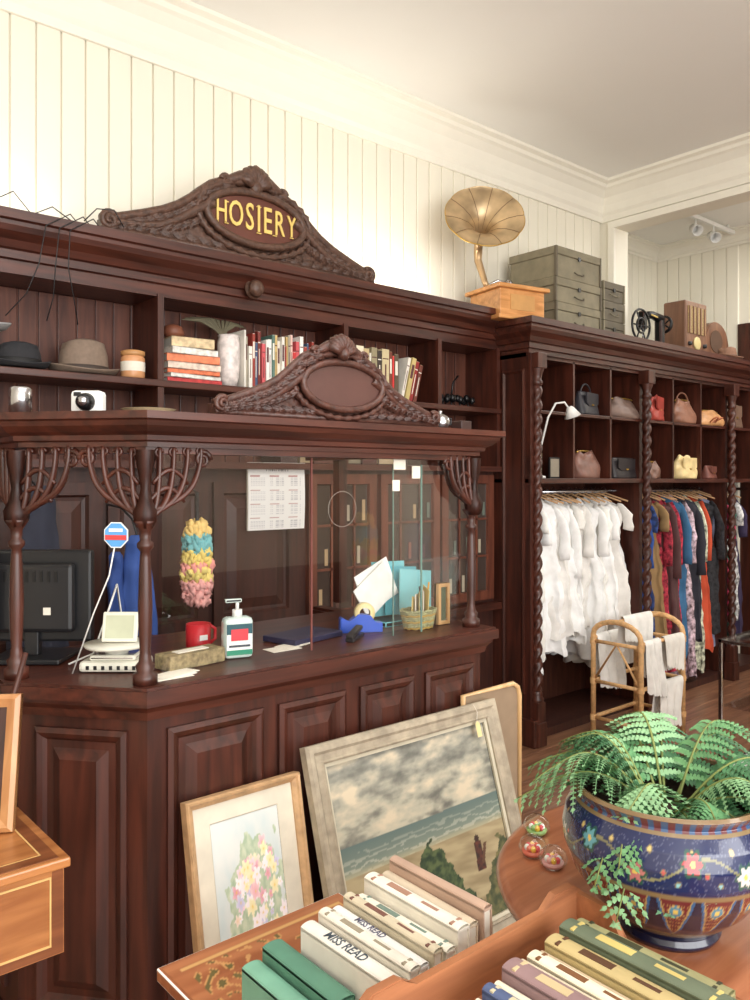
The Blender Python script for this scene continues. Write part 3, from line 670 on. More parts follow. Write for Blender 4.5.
cc=[(46,80,150),(40,60,110),(150,120,80),(160,44,60),(90,60,60),(180,50,70),(60,110,150),(230,170,180),(50,50,60),(190,200,170),(200,80,50),(38,38,42),(150,160,190),(180,60,90),(56,96,80),(220,210,200),(60,50,80)]
x=5.11
for k,c in enumerate(cc):
    garment(b,x,1.44,ru(.95,1.36),ru(.15,.18),cm(c,.85,var=.9,scale=34) if k%2 else cm(c,.85),ru(-.1,.5),.036,ru(1.0,1.3),random.choice([.15,.25,.4,.5])); x+=.088+ru(-.01,.01)
b.done()
def bag(x,z,w,h,c,handle=True,y=3.10,soft=0,d=.12,flap=True,yaw=0):
    b=B('handbag'); mt=cm(c,.45,var=.2); W=Matrix.Translation((x,y,z))@Matrix.Rotation(yaw,4,'Z'); R=W.to_3x3()
    def fn(u,v):
        a=u*2*pi; ca=math.cos(a);sa=math.sin(a)
        e=.4+.5*soft
        ex=math.copysign(abs(ca)**e,ca); ey=math.copysign(abs(sa)**.7,sa)
        k=1-(.12+.28*soft)*v**2; kk=(1-.75*v**1.3)
        bl=1+soft*.16*math.sin(v*pi)
        p=V(w/2*ex*k*bl*(1+soft*.05*math.sin(v*9+a*3)),d/2*ey*kk*bl,h*v+(soft*.016*math.sin(a*2+x*9) if v>0 else 0))
        if soft: p+=V(1,1,0)*noise.noise(p*24+V(x,0,0))*.012
        return W@p
    g=b.grid(fn,32,12,mt,cu=True); b.f([g[i][0] for i in range(32)][::-1],mt); b.f([g[i][12] for i in range(32)],mt)
    if flap:
        fp=[(-w*.36,h*.95),(-w*.36,h*.5),(-w*.22,h*.36),(w*.22,h*.36),(w*.36,h*.5),(w*.36,h*.95)]
        b.prism(fp,W@V(0,-d*.34,0),R@X,Z,R@V(0,-1,0),.010,mt,bev=.003)
        b.box(-.012,.012,-d*.34-.014,-d*.34-.009,h*.40,h*.47,BRASS,W)
    else:
        b.tube([W@V(w*.38*math.cos(pi*k/8),0,h*.97+.012*math.sin(pi*k/8)) for k in range(9)],.006,BRASS,8)
    if handle: b.tube([W@V(w*.30*math.cos(pi*k/12),.0,h*.93+h*.42*math.sin(pi*k/12)) for k in range(13)],.006,mt,8)
    b.done()
for a in [(4.46,1.966,.26,.15,(48,46,52),True,3.10,0,.12,True,.2),(4.87,1.966,.27,.13,(120,98,88),False,3.10,1,.14,False,-.2),(4.45,1.561,.27,.17,(128,90,78),False,3.10,1,.14,False,.1),(4.88,1.561,.25,.14,(46,40,42),False,3.10,0,.1,True,-.1),
 (5.26,1.966,.26,.18,(164,64,54),False,3.09,1,.13,True,.3),(5.66,1.966,.28,.17,(140,96,76),True,3.09,1,.14,False,0),(6.04,1.966,.34,.11,(206,152,102),False,3.09,1,.14,False,-.1),(5.24,1.561,.14,.11,(120,86,72),False,3.09,1,.1,False),(5.66,1.561,.27,.16,(230,206,150),False,3.08,1,.14,True,0),(6.08,1.561,.20,.10,(120,72,62),False,3.10,0,.1,True,.2),(6.45,1.966,.24,.19,(120,94,78))]: bag(*a)
b=B('leather_strap'); b.tube([(6.0+.05*math.sin(k*.6),3.0+.03*math.cos(k),1.975+.05*abs(math.sin(k*.5))) for k in range(14)],.006,cm((170,96,60),.5),6,flat=.5); b.done()
b=B('desk_lamp'); 
b.lathe([(.001,0),(.05,0),(.05,.012),(.012,.02),(.001,.02)],WHITE,Matrix.Translation((3.94,3.08,1.561)),24)
b.tube([(3.94,3.08,1.575),(3.91,3.03,1.75),(3.90,2.97,1.92),(3.92,2.93,2.0),(3.99,2.92,2.01),(4.03,2.915,1.97)],.006,WHITE,8)
b.lathe([(.012,.03),(.022,.02),(.05,-.035),(.046,-.035),(.001,.0)],WHITE,axisM((4.04,2.91,1.96),(-.4,.1,1)),20); b.done()
b=B('shelf_books')
for k in range(5): book(b,4.02+.025*k,.022,3.2,.14,1.561,ru(.14,.18),random.choice([(60,40,40),(40,44,60),(120,100,80)]))
b.done()
b=B('framed_photo'); b.box(4.06,4.16,3.08,3.09,1.561,1.69,BLACK); b.box(4.068,4.152,3.078,3.08,1.57,1.68,cm((150,140,124),.5)); b.done()
TZ=2.481
b=B('gramophone'); WY=wood('gram_oak',(190,128,68),(226,164,102),0)
Mg=Matrix.Translation((3.79,3.19,TZ))@Matrix.Rotation(-.2,4,'Z')
b.box(-.19,.19,-.17,.17,0,.025,WY,Mg,bev=.006); b.box(-.165,.165,-.145,.145,.025,.18,WY,Mg,bev=.004); b.box(-.19,.19,-.17,.17,.18,.205,WY,Mg,bev=.006)
b.box(-.09,.09,-.148,-.144,.06,.15,cm((200,150,90),.5),Mg)
b.lathe([(.001,.205),(.125,.205),(.125,.218),(.12,.222),(.001,.222)],cm((60,90,70),.8),Mg,32)
b.tube([Mg@V(.165,0,.1),Mg@V(.22,0,.1),Mg@V(.22,0,.05),Mg@V(.25,0,.05)],.006,CHROME,8)
HB=mat('horn_brass',(186,156,118),.34,metal=.65,var=.2,scale=6); HI=mat('horn_inner',(196,170,132),.36,metal=.6,var=.35,scale=7)
hc=V(3.49,3.10,3.05); ax=V(-.50,-.64,.42).normalized(); Mh=axisM(hc,ax)
fl=[(.022,-.25),(.026,-.2),(.036,-.14),(.055,-.09),(.09,-.05),(.14,-.02),(.19,-.004),(.222,.0),(.226,.004)]
md=lambda r,a,z:r*(1+.02*abs(math.sin(a*5))*(r/.22))
b.lathe(fl,HB,Mh,60,mod=md)
b.lathe([(r-.003,z+.003) for r,z in fl],HI,Mh,60,mod=md)
b.tube([Mh@V(md(.224,k/60*2*pi,0)*math.cos(k/60*2*pi),md(.224,k/60*2*pi,0)*math.sin(k/60*2*pi),.003) for k in range(60)],.004,BRASS,6,closed=True)
for k in range(10):
    a=k/10*2*pi
    b.tube([Mh@V((r-.001)*math.cos(a),(r-.001)*math.sin(a),z+.004) for r,z in fl[2:]],.0022,cm((120,92,60),.4),5)
p1=Mh@V(0,0,-.24)
b.tube([Mh@V(0,0,-.19),p1,p1+V(.02,.02,-.03),p1+V(.02,.02,-.08),V(3.68,3.27,2.74),V(3.68,3.25,2.70)],[.028,.026,.026,.023,.018,.018],HB,14)
b.tube([V(3.68,3.25,2.71),V(3.74,3.22,2.745),V(3.78,3.19,2.73)],.009,CHROME,8); b.lathe([(.001,-.01),(.028,-.01),(.028,.01),(.001,.01)],CHROME,axisM((3.79,3.18,2.722),(1,0,.2)),16)
b.done()
def trunk(b,x0,x1,y0,y1,z0,z1,mt,em):
    b.box(x0,x1,y0,y1,z0,z1-.05,mt,bev=.006); b.box(x0-.006,x1+.006,y0-.006,y1+.006,z1-.05,z1,mt,bev=.006)
    for x in (x0,x1): b.box(x-.007,x+.007,y0-.008,y0+.01,z0+.002,z1-.002,em)
    b.box((x0+x1)/2-.012,(x0+x1)/2+.012,y0-.010,y0-.005,z1-.065,z1-.040,BLACKM)
    b.tube([((x0+x1)/2-.05,y0-.004,z0+.05),((x0+x1)/2-.03,y0-.02,z0+.035),((x0+x1)/2+.03,y0-.02,z0+.035),((x0+x1)/2+.05,y0-.004,z0+.05)],.004,em,6)
OL=cm((132,124,102),.7,var=.15); OD=cm((102,94,78),.7)
b=B('storage_trunks'); z=TZ
for k,(h,w) in enumerate([(.16,.0),(.15,.005),(.19,-.0)]):
    trunk(b,4.07-w,4.53+w,3.04,3.40,z,z+h,OL,OD); z+=h+.001
b.done()
b=B('storage_trunks'); z=TZ
for h in (.13,.13,.13): trunk(b,4.66,4.90,3.10,3.40,z,z+h,OD,OL); z+=h+.001
b.done()
b=B('sewing_machine'); x=5.30;y=3.12;z=TZ
b.box(x-.17,x+.17,y-.08,y+.08,z,z+.04,WD,bev=.005); b.box(x+.07,x+.13,y-.03,y+.03,z+.04,z+.24,BLACKM,bev=.015); b.tube([(x+.11,y,z+.23),(x,y,z+.25),(x-.12,y,z+.23)],[.035,.026,.03],BLACKM,12)
b.box(x-.15,x-.10,y-.025,y+.025,z+.13,z+.26,BLACKM,bev=.01); b.cyl((x-.125,y,z+.05),(x-.125,y,z+.14),.005,CHROME)
b.lathe([(.05,-.01),(.065,-.01),(.065,.01),(.05,.01),(.05,-.01)],BLACKM,axisM((x+.16,y,z+.2),(1,0,0)),24)
for k in range(5):
    a=k/5*2*pi; b.cyl((x+.16,y,z+.2),(x+.16,y+.055*math.cos(a),z+.2+.055*math.sin(a)),.006,BLACKM)
b.tube([(x+.02,y-.03,z+.23),(x-.06,y-.028,z+.24)],.006,GOLD,6); b.done()
b=B('film_reel_wheel'); c=V(5.02,3.04,2.61)
for r in (.11,.05): b.tube([c+V(r*math.cos(k/28*2*pi),0,r*math.sin(k/28*2*pi)) for k in range(28)],.008,BLACKM,6,closed=True)
for k in range(6): a=k/6*2*pi; b.cyl(c,c+V(.11*math.cos(a),0,.11*math.sin(a)),.005,BLACKM)
b.box(4.96,5.08,3.0,3.08,TZ,TZ+.015,BLACKM); b.done()
WR=wood('radio_walnut',(100,66,48),(134,94,70),2)
b=B('vintage_radio'); b.box(5.64,5.96,3.05,3.23,TZ,TZ+.40,WR,bev=.012); b.box(5.67,5.93,3.045,3.052,TZ+.16,TZ+.36,cm((150,126,88),.8,var=.3,scale=120))
for k in range(5): b.box(5.68+.055*k,5.69+.055*k,3.038,3.048,TZ+.16,TZ+.36,WR)
b.lathe([(.001,.0),(.05,.0),(.05,.008),(.04,.012),(.001,.012)],cm((214,196,140),.3),axisM((5.80,3.05,TZ+.09),(0,-1,0)),24)
for xx in (5.69,5.91): b.lathe([(.001,.02),(.014,.02),(.017,0)],BLACK,axisM((xx,3.05,TZ+.08),(0,-1,0)),16)
b.done()
b=B('mantel_radio')
ar=[(-.19,0),(.19,0)]+[(.19*math.cos(pi*k/14),.17+.17*math.sin(pi*k/14)) for k in range(15)]
b.prism(ar,(6.36,3.37,TZ),X,Z,(0,-1,0),.2,WR,bev=.008); b.prism([(.10*math.cos(k/20*2*pi),.18+.09*math.sin(k/20*2*pi)) for k in range(20)],(6.34,3.172,TZ),X,Z,(0,-1,0),.006,cm((90,66,50),.8)); b.done()
hat('brown_felt_hat',6.22,3.02,TZ+.002,(126,92,72),.14,.085,.10,0,(70,46,36))
b=B('ceiling_spotlights'); b.box(6.0,6.9,3.28,3.31,3.66,3.69,WHITE)
b.cyl((6.1,3.295,3.69),(6.1,3.295,CZ),.008,WHITE); b.cyl((6.8,3.295,3.69),(6.8,3.295,CZ),.008,WHITE)
for xx in (6.25,6.55): b.cyl((xx,3.295,3.66),(xx,3.295,3.60),.008,WHITE); b.lathe([(.001,-.06),(.035,-.055),(.045,.05),(.04,.05),(.03,-.03)],WHITE,axisM((xx,3.295,3.575),(-.5,-.6,-.4)),20)
b.done()
# ---------------------------------------------------------------- rattan rack
RT=mat('rattan',(222,176,122),.5,var=.2,scale=40)
b=B('rattan_towel_rack')
for x in (4.21,4.68):
    pts=[(x,2.87,0),(x,2.87,.62)]+[(x,2.71+.16*math.cos(pi*k/10),.62+.09*math.sin(pi*k/10)) for k in range(1,10)]+[(x,2.55,.62),(x,2.55,0)]
    b.tube(pts,.016,RT,10)
    for z in (.12,.34,.58): b.cyl((x,2.55,z),(x,2.87,z),.011,RT)
    b.tube([(x,2.56,.35),(x,2.71,.58),(x,2.86,.35)],.008,RT,8)
for y,z in ((2.87,.6),(2.71,.71),(2.55,.6),(2.55,.34),(2.87,.34),(2.55,.12),(2.87,.12)): b.cyl((4.21,y,z),(4.68,y,z),.012,RT)
for x in (4.21,4.68):
    for y in (2.55,2.87):
        for z in (.12,.34,.58): b.lathe([(.02,-.018),(.021,0),(.02,.018)],RT,Matrix.Translation((x,y,z)),10)
b.done()
def drape(b,x0,x1,y,z,hf,hb,mt,r=.016):
    L=hf+hb+pi*r; ph=ru(0,5)
    def fn(u,v):
        s=v*L
        if s<hf: p=(y-r,z-hf+s)
        elif s<hf+pi*r: a=(s-hf)/r; p=(y-r*math.cos(a),z+r*math.sin(a))
        else: p=(y+r,z-(s-hf-pi*r))
        k=max(0,z-p[1])*.14
        return V(x0+(x1-x0)*u+.02*math.sin(p[1]*14+ph)*(1 if u>.5 else .4),p[0]+(-1 if s<hf else 1)*(k*abs(math.sin(u*10+ph))+.002),p[1]-.012*abs(math.sin(u*12*pi))*(1 if v<.02 or v>.98 else 0)-.05*u*(1-s/hf if s<hf else 0))
    b.grid(fn,36,24,mt)
b=B('white_linens'); LN=cm((240,238,233),.9)
drape(b,4.24,4.42,2.55,.605,.28,.2,LN); drape(b,4.44,4.66,2.55,.605,.15,.2,cm((232,228,220),.9)); drape(b,4.26,4.56,2.71,.725,.12,.2,LN); drape(b,4.38,4.64,2.55,.345,.22,.18,LN); drape(b,4.24,4.5,2.87,.605,.3,.25,LN); b.done()
b=B('glass_display_case')
x0,x1,y0,y1=3.22,3.95,.7,1.60
b.box(x0,x1,y0,y1,0,.36,wood('case_wood',(120,70,44),(150,92,60),2)); b.box(x0,x1,y0,y1,.36,.38,WHITE)
for x in (x0,x1-.012):
    for y in (y0,y1-.012): b.box(x,x+.012,y,y+.012,.38,.90,CHROME)
for z in (.63,.885): b.box(x0+.012,x1-.012,y0+.012,y1-.012,z,z+.006,GLASS)
b.box(x0,x1,y0,y1,.895,.905,GLASS)
for z in (.38,.89):
    b.box(x0,x0+.01,y0,y1,z,z+.01,CHROME); b.box(x1-.01,x1,y0,y1,z,z+.01,CHROME); b.box(x0,x1,y0,y0+.01,z,z+.01,CHROME); b.box(x0,x1,y1-.01,y1,z,z+.01,CHROME)
b.f([b.v((x0+.004,y0,.39)),b.v((x0+.004,y1,.39)),b.v((x0+.004,y1,.89)),b.v((x0+.004,y0,.89))],GLASS); b.f([b.v((x0,y0+.004,.39)),b.v((x1,y0+.004,.39)),b.v((x1,y0+.004,.89)),b.v((x0,y0+.004,.89))],GLASS)
for k in range(5): b.lathe([(.001,0),(.03,0),(.04,.05),(.02,.09),(.025,.11)],cm(pal[k*3],.3),Matrix.Translation((3.32+.12*k,1.45-.1*(k%2),.381)),14); b.lathe([(.001,0),(.04,0),(.05,.03),(.048,.03),(.001,.005)],cm(pal[k*2+1],.3),Matrix.Translation((3.30+.12*k,1.4-.12*(k%3),.637)),14)
b.done()
# ---------------------------------------------------------------- pictures leaning on counter
b=B('low_bench'); b.box(.78,2.4,1.50,1.83,.13,.165,WDX,bev=.004)
for x in (.82,2.32): b.box(x,x+.04,1.52,1.56,0,.13,WD); b.box(x,x+.04,1.76,1.80,0,.13,WD)
b.done()
def framed(name,x0,x1,yb,yt,zb,zt,fw,fm,liner,colfn,mw=0,nu=150,nv=130,th=.022,prof=None,mount=PAPER):
    b=B(name); up=V(0,yt-yb,zt-zb); h=up.length; up.normalize(); n=V(0,-up.z,up.y)
    O=V(x0,yb,zb); w=x1-x0
    pr=prof or [(0,-th),(0,.006),(fw*.15,.012),(fw*.4,.010),(fw*.55,.004),(fw*.8,.0),(fw,-.004),(fw,-.012)]
    b.rects(O,X,up,n,w,h,pr,fm,fill=False)
    i=fw
    if liner: b.rects(O+X*fw+up*fw,X,up,n,w-2*fw,h-2*fw,[(0,-.006),(0,-.002),(.010,-.004),(.010,-.012)],liner,fill=False); i+=.010
    if mw: b.rects(O+X*i+up*i,X,up,n,w-2*i,h-2*i,[(0,-.010),(mw,-.010),(mw+.003,-.013)],mount,fill=False); i+=mw+.003
    b.grid(lambda u,v:O+X*(i+(w-2*i)*u)+up*(i+(h-2*i)*v)-n*.014,nu,nv,VC,smooth=False,col=colfn)
    b.f([b.v(O-n*th),b.v(O+X*w-n*th),b.v(O+X*w+up*h-n*th),b.v(O+up*h-n*th)],WDK)
    return b,O,up,n
def mixc(a,c,t):
    t=max(0,min(1,t)); return tuple(a[k]*(1-t)+c[k]*t for k in range(3))
def nz(x,y,s,o=0,oct=3): return noise.fractal(Vector((x*s,y*s,o)),1.0,2.0,oct)
def seascape(u,v):
    hz=.60+.01*u
    if v>hz:
        n=nz(u*1.0,v*2.0,5.5,1,6); n2=nz(u*1.3,v*2.6,11,4,4); t=(v-hz)/(1-hz)
        c=mixc((186,182,162),(140,140,130),t)
        c=mixc(c,(108,108,100),max(0,n*1.3+n2*.6+.15*(t-.3)))
        c=mixc(c,(212,198,172),max(0,-n*1.6-n2*.6)*(1-.3*t))
        return c
    if v>.46:
        t=(hz-v)/(hz-.46); c=mixc((96,114,110),(136,146,130),t)
        w=math.sin((v*170)+nz(u*1.5,v*4,6,3)*4)
        if w>.5 and t>.25: c=mixc(c,(196,194,178),.5*t+.2)
        if t>.75: c=mixc(c,(186,174,140),(t-.75)*3)
        c2=c
    else:
        c2=mixc((180,164,128),(148,132,100),.5+nz(u*1.0+v*2,v*3,6,5))
        if v<.1: c2=mixc(c2,(120,104,72),.5)
    bh=.05+.42*math.exp(-((u-.50)/.17)**2)+.06*nz(u,v,16,9)
    if v<bh: c2=mixc((40,58,42),(92,106,68),.5+1.2*nz(u,v,24,2))
    bh2=.28*math.exp(-((u-.08)/.25)**2)+.04*nz(u,v,14,4)
    if v<bh2: c2=mixc((86,88,60),(132,122,84),.5+nz(u,v,22,6))
    bh3=.36*math.exp(-((u-.97)/.16)**2)+.06*nz(u,v,14,8)
    if v<bh3: c2=mixc((66,74,50),(124,116,76),.5+nz(u,v,22,6))
    if math.hypot((u-.80)/.016,(v-.405)/.02)<1: c2=(60,42,36)
    if abs(u-.80)<.022+.05*max(0,.385-v) and .24<v<.39: c2=mixc((110,58,44),(56,40,36),.5+nz(u,v,30,1))
    if abs(u-.835-(v-.33)*.35)<.010 and .27<v<.37: c2=(96,66,50)
    return c2
FW=mat('grey_gilt_frame',(166,154,134),.6,var=.25,scale=25,bump=.2)
b,O,up,n=framed('seascape_painting',1.290,2.065,1.60,1.795,.175,.825,.055,FW,cm((200,192,170),.6),seascape,nu=190,nv=160,prof=[(0,-.022),(0,.004),(.008,.012),(.02,.012),(.028,.005),(.045,.003),(.05,.008),(.055,.004),(.055,-.012)])
pt=O+X*.66+up*.60+n*.014; b.prism([(-.010,-.025),(.010,-.025),(.010,.015),(0,.025),(-.010,.015)],pt,X,up,n,.001,cm((226,206,150),.7)); b.tube([pt+up*.025,pt+up*.05+X*.01,pt+up*.075],.0008,PAPER,4)
b.done()
fls=[(ru(.15,.98),ru(.05,.85),ru(.025,.06),random.choice([(240,200,210),(246,230,170),(240,176,184),(252,244,246),(200,192,226),(244,214,190),(250,236,240),(226,150,166)]),ru(0,6)) for k in range(150)]
fls=[f for f in fls if math.hypot((f[0]-.62)/.38,(f[1]-.42)/.42)<1]
def flowers(u,v):
    c=mixc((226,228,224),(208,220,220),.4+nz(u,v,4,2))
    d=math.hypot((u-.60)/.42,(v-.42)/.46)
    if d<1.0+.4*nz(u,v,7,3): c=mixc(c,mixc((150,176,132),(202,210,172),.5+nz(u,v,18,4)),.65)
    for fx,fy,r,cc,ph in fls:
        dx=u-fx;dy=(v-fy)*1.3;q=math.hypot(dx,dy)
        if q<r*(1+.25*math.cos(5*math.atan2(dy,dx)+ph)):
            c=mixc(mixc(cc,(240,200,90),.6 if q<r*.2 else 0),(255,255,255),.4*q/r)
    return c
FG=mat('gilt_wood_frame',(200,162,120),.5,var=.2,scale=30,metal=.1)
b,_,_,_=framed('floral_picture',.945,1.285,1.70,1.815,.18,.757,.022,FG,None,flowers,mw=.045,nu=110,nv=130,mount=cm((222,214,196),.8))
b.done()
b=B('pine_mirror')
PN=wood('pine',(206,164,112),(226,190,140),2)
pts=[(1.95,.179),(2.235,.179),(2.235,.80),(2.225,.83),(2.20,.845),(1.95,.845)]
pl=[V(p[0],1.826,p[1]) for p in pts]
b.tube(pl,.009,PN,8,closed=True); b.box(1.955,2.228,1.827,1.831,.18,.84,cm((150,128,104),.6)); b.done()
# ---------------------------------------------------------------- left side table
b=B('inlaid_side_table')
WS=wood('walnut_yellow',(146,88,46),(188,126,74),0,rough=.3,coat=.4)
WS2=wood('walnut_band',(108,60,34),(138,82,48),0)
IN=cm((214,178,116),.4)
b.box(-.20,.610,1.655,2.0,.765,.785,WS,bev=.004); b.box(-.18,.600,1.668,1.99,.59,.765,WS)
b.box(-.18,.574,1.666,1.669,.610,.614,IN); b.box(-.18,.574,1.666,1.669,.747,.751,IN); b.box(.571,.574,1.666,1.669,.614,.747,IN); b.box(.576,.598,1.667,1.6695,.592,.763,WS2); b.box(-.18,.576,1.667,1.6695,.592,.608,WS2)
b.box(-.18,.59,1.67,1.70,.785,.7858,WS2); b.box(-.18,.562,1.70,1.703,.785,.786,IN); b.box(.565,.59,1.70,1.98,.785,.7858,WS2); b.box(.562,.565,1.70,1.98,.785,.786,IN)
b.lathe([(.001,.02),(.012,.018),(.01,.008),(.014,0)],BRASS,axisM((.20,1.668,.68),(0,-1,0)),14)
b.lathe([(.001,.60),(.06,.60),(.03,.55),(.045,.45),(.03,.35),(.05,.25),(.08,.2),(.001,.18)],WS,Matrix.Translation((.12,1.83,0)),20)
for k in range(4):
    a=k*pi/2+pi/4; d=V(math.cos(a),math.sin(a)*.6,0); b.tube([V(.12,1.83,.24)+d*.03,V(.12,1.83,.18)+d*.15,V(.12,1.83,.02)+d*.26],[.03,.022,.018],WS,8)
b.done()
b=B('leaning_picture_frame')
M=Matrix.Translation((.515,1.88,.787))@Matrix.Rotation(-.60,4,'Z')@Matrix.Rotation(-.2,4,'X')
R3=M.to_3x3()
b.rects(M@V(-.16,0,0),R3@X,R3@Z,R3@V(0,-1,0),.21,.29,[(0,-.015),(0,.005),(.01,.01),(.028,.004),(.028,-.006)],wood('oak_frame',(166,112,68),(196,144,94),2),cm((222,208,184),.6))
b.box(-.16,.05,0,.015,0,.29,WDK,M); b.cyl(M@V(-.04,.03,.0),M@V(.045,.03,.38),.006,WD)
b.done()
b=B('brass_tray'); b.box(.22,.44,1.70,1.76,.787,.795,BRASS,bev=.002); b.box(.23,.43,1.71,1.75,.795,.80,WHITE,bev=.002); b.done()
# ---------------------------------------------------------------- foreground marquetry table + book rows
WM=wood('marquetry_wood',(140,80,50),(176,112,72),0,rough=.35,coat=.4)
def marq(u,v):
    c=mixc((156,94,60),(184,120,80),.5+nz(u*.3,v*5,4,2))
    e=min(u,1-u,v,1-v)
    if .05<e<.06: return (214,170,110)
    q=math.sin(u*40+math.sin(v*34)*2)*math.sin(v*44+math.sin(u*30)*2)
    if e>.07 and q>.35 and nz(u,v,8,3)>-.2: return (110,100,60) if q>.7 else (206,156,100)
    return c
b=B('marquetry_table')
b.grid(lambda u,v:V(.718+.435*u,.90+.57*v,.6005),100,120,vcol('marquetry_surface',.3,.4),smooth=False,col=marq)
b.box(.71,1.160,.89,1.478,.575,.600,WM,bev=.003); b.box(.75,1.13,.92,1.44,.50,.575,WM)
for x in (.77,1.11):
    for y in (.94,1.42): b.lathe([(.001,0),(.014,0),(.018,.2),(.022,.35),(.016,.38),(.025,.42),(.025,.5)],WM,Matrix.Translation((x,y,0)),12)
b.done()
def sbook(b,x0,w,y0,L,z0,h,c,title=None,tc=None,yaw=0,tilt=0,band=None):
    M=Matrix.Translation((x0+w/2,y0+L/2,z0))@Matrix.Rotation(yaw,4,'Z')@Matrix.Rotation(tilt,4,'Y')
    mt=cm(c,.6)
    b.box(-w/2,-w/2+.0025,-L/2,L/2,0,h-.002,mt,M); b.box(w/2-.0025,w/2,-L/2,L/2,0,h-.002,mt,M)
    def fn(u,v):
        a=pi*u; return M@V(-w/2*math.cos(a),-L/2+L*v,h-.004+.006*math.sin(a))
    b.grid(fn,8,1,mt); b.box(-w/2,w/2,-L/2,L/2,h-.008,h-.004,mt,M)
    b.box(-w/2+.0025,w/2-.0025,-L/2+.003,L/2-.003,.004,h-.008,PAPER,M)
    R=M.to_3x3()
    if title: b.text(title,w*.9,M@V(0,.02,h+.0022),R@V(0,-1,0),R@V(1,0,0),R@Z,cm(tc or (60,60,70),.6),.0003,sx=.8,bold=.0002)
    if band:
        for q in (-.42,.42): b.box(-w*.42,w*.42,L*q-.003,L*q+.003,h-.001,h+.0018,cm(band,.5),M)
        b.box(-w*.22,w*.22,L*.05,L*.28,h-.001,h+.0021,cm(band,.5),M); b.box(-w*.12,w*.12,-L*.25,-L*.08,h-.001,h+.0021,cm(band,.5),M)
b=B('miss_read_books')
z0=.6015
sp=[(.838,.030,.25,.165,(236,232,222),'MISS READ',(70,80,90),None),(.873,.024,.235,.180,(226,220,206),None,None,(150,140,120)),(.901,.022,.23,.172,(230,228,224),'MISS READ',(90,90,110),None),
(.928,.022,.235,.188,(206,194,168),None,None,(120,80,70)),(.954,.024,.23,.18,(232,226,210),None,None,(110,130,120)),(.982,.030,.24,.205,(236,230,216),None,None,(170,130,110)),
(1.017,.022,.23,.20,(206,190,166),None,None,None),(1.042,.022,.24,.222,(186,156,136),None,None,None),(1.068,.018,.20,.165,(226,214,190),None,None,(120,70,60)),(1.089,.014,.19,.15,(170,134,104),None,None,None),(1.106,.018,.18,.145,(236,230,214),None,None,None),(1.127,.014,.18,.14,(200,180,150),None,None,None)]
for x,w,L,h,c,t,tc,bd in sp: sbook(b,x,w,1.17-L+ru(-.01,.012),L,z0,h,c,t,tc,yaw=ru(-.03,.03),tilt=ru(-.015,.015),band=bd)
b.done()
b=B('green_cloth_books')
sbook(b,.745,.036,1.00,.22,z0,.105,(122,174,150),None); sbook(b,.787,.040,1.01,.21,z0,.125,(92,140,118),None)
b.done()
b=B('paperback_books')
for k,(c,h) in enumerate([((226,214,190),.10),((200,70,60),.09),((236,230,214),.10),((206,196,170),.085)]): sbook(b,.735+.024*k,.02,.905,.088,z0,h,c)
b.done()
b=B('trestle_table'); WT=wood('trestle_wood',(130,80,50),(160,104,66),0)
b.box(.50,1.10,.38,.86,.72,.748,WT,bev=.003)
for x in (.53,1.03):
    for y in (.42,.80): b.box(x,x+.04,y,y+.035,0,.72,WT)
b.done()
b=B('wooden_book_crate'); WC=wood('crate_wood',(138,86,56),(180,118,78),0,rough=.5,coat=.1); CX0,CX1,CY0,CY1=.70,1.195,.46,.855
zb=.753
b.box(CX0,CX1,CY0,CY1,zb,zb+.008,WC)
rail=[(CX0,0),(CX1,0),(CX1,.085),(CX1-.02,.098),(CX1-.07,.098),(CX1-.10,.078),(CX0+.1,.078),(CX0+.07,.098),(CX0+.02,.098),(CX0,.085)]
b.prism(rail,(0,CY1,zb),X,Z,(0,-1,0),.016,WC,bev=.002); b.box(CX0,CX1,CY0,CY0+.013,zb,zb+.03,WC,bev=.002)
yc=(CY0+CY1)/2; hwid=(CY1-CY0)/2
endp=[(-hwid,0),(hwid,0),(hwid,.085),(hwid*.6,.080),(hwid*.45,.03),(-hwid,.03)]
for x in (CX0,CX1-.014): b.prism(endp,(x,yc,zb),Y,Z,X,.014,WC,bev=.002)
for x in (CX0-.002,CX1-.013):
    b.box(x,x+.016,CY1-.0125,CY1+.002,zb+.02,zb+.04,WC); b.box(x,x+.016,CY1-.0125,CY1+.002,zb+.06,zb+.075,WC)
b.done()
b=B('hardback_books'); z0=zb+.009
row=[(.835,.022,.20,.052,(112,128,160),(220,214,200)),(.860,.014,.20,.047,(222,214,196),None),(.877,.022,.20,.060,(80,94,130),(200,190,160)),(.902,.016,.19,.055,(232,222,200),None),(.921,.036,.24,.075,(146,118,118),(200,180,140)),(.960,.014,.22,.065,(206,192,166),None),(.977,.026,.22,.068,(226,216,192),(120,80,50)),(1.006,.012,.22,.06,(190,170,140),None),(1.021,.034,.25,.075,(186,166,116),(90,60,40)),(1.058,.036,.27,.085,(98,108,86),(200,180,110)),(1.097,.028,.25,.075,(150,146,104),(60,60,40))]
for x,w,L,h,c,bd in row: sbook(b,x,w,.785-L,L,z0,h,c,None,band=bd,yaw=ru(-.02,.02))
b.done()
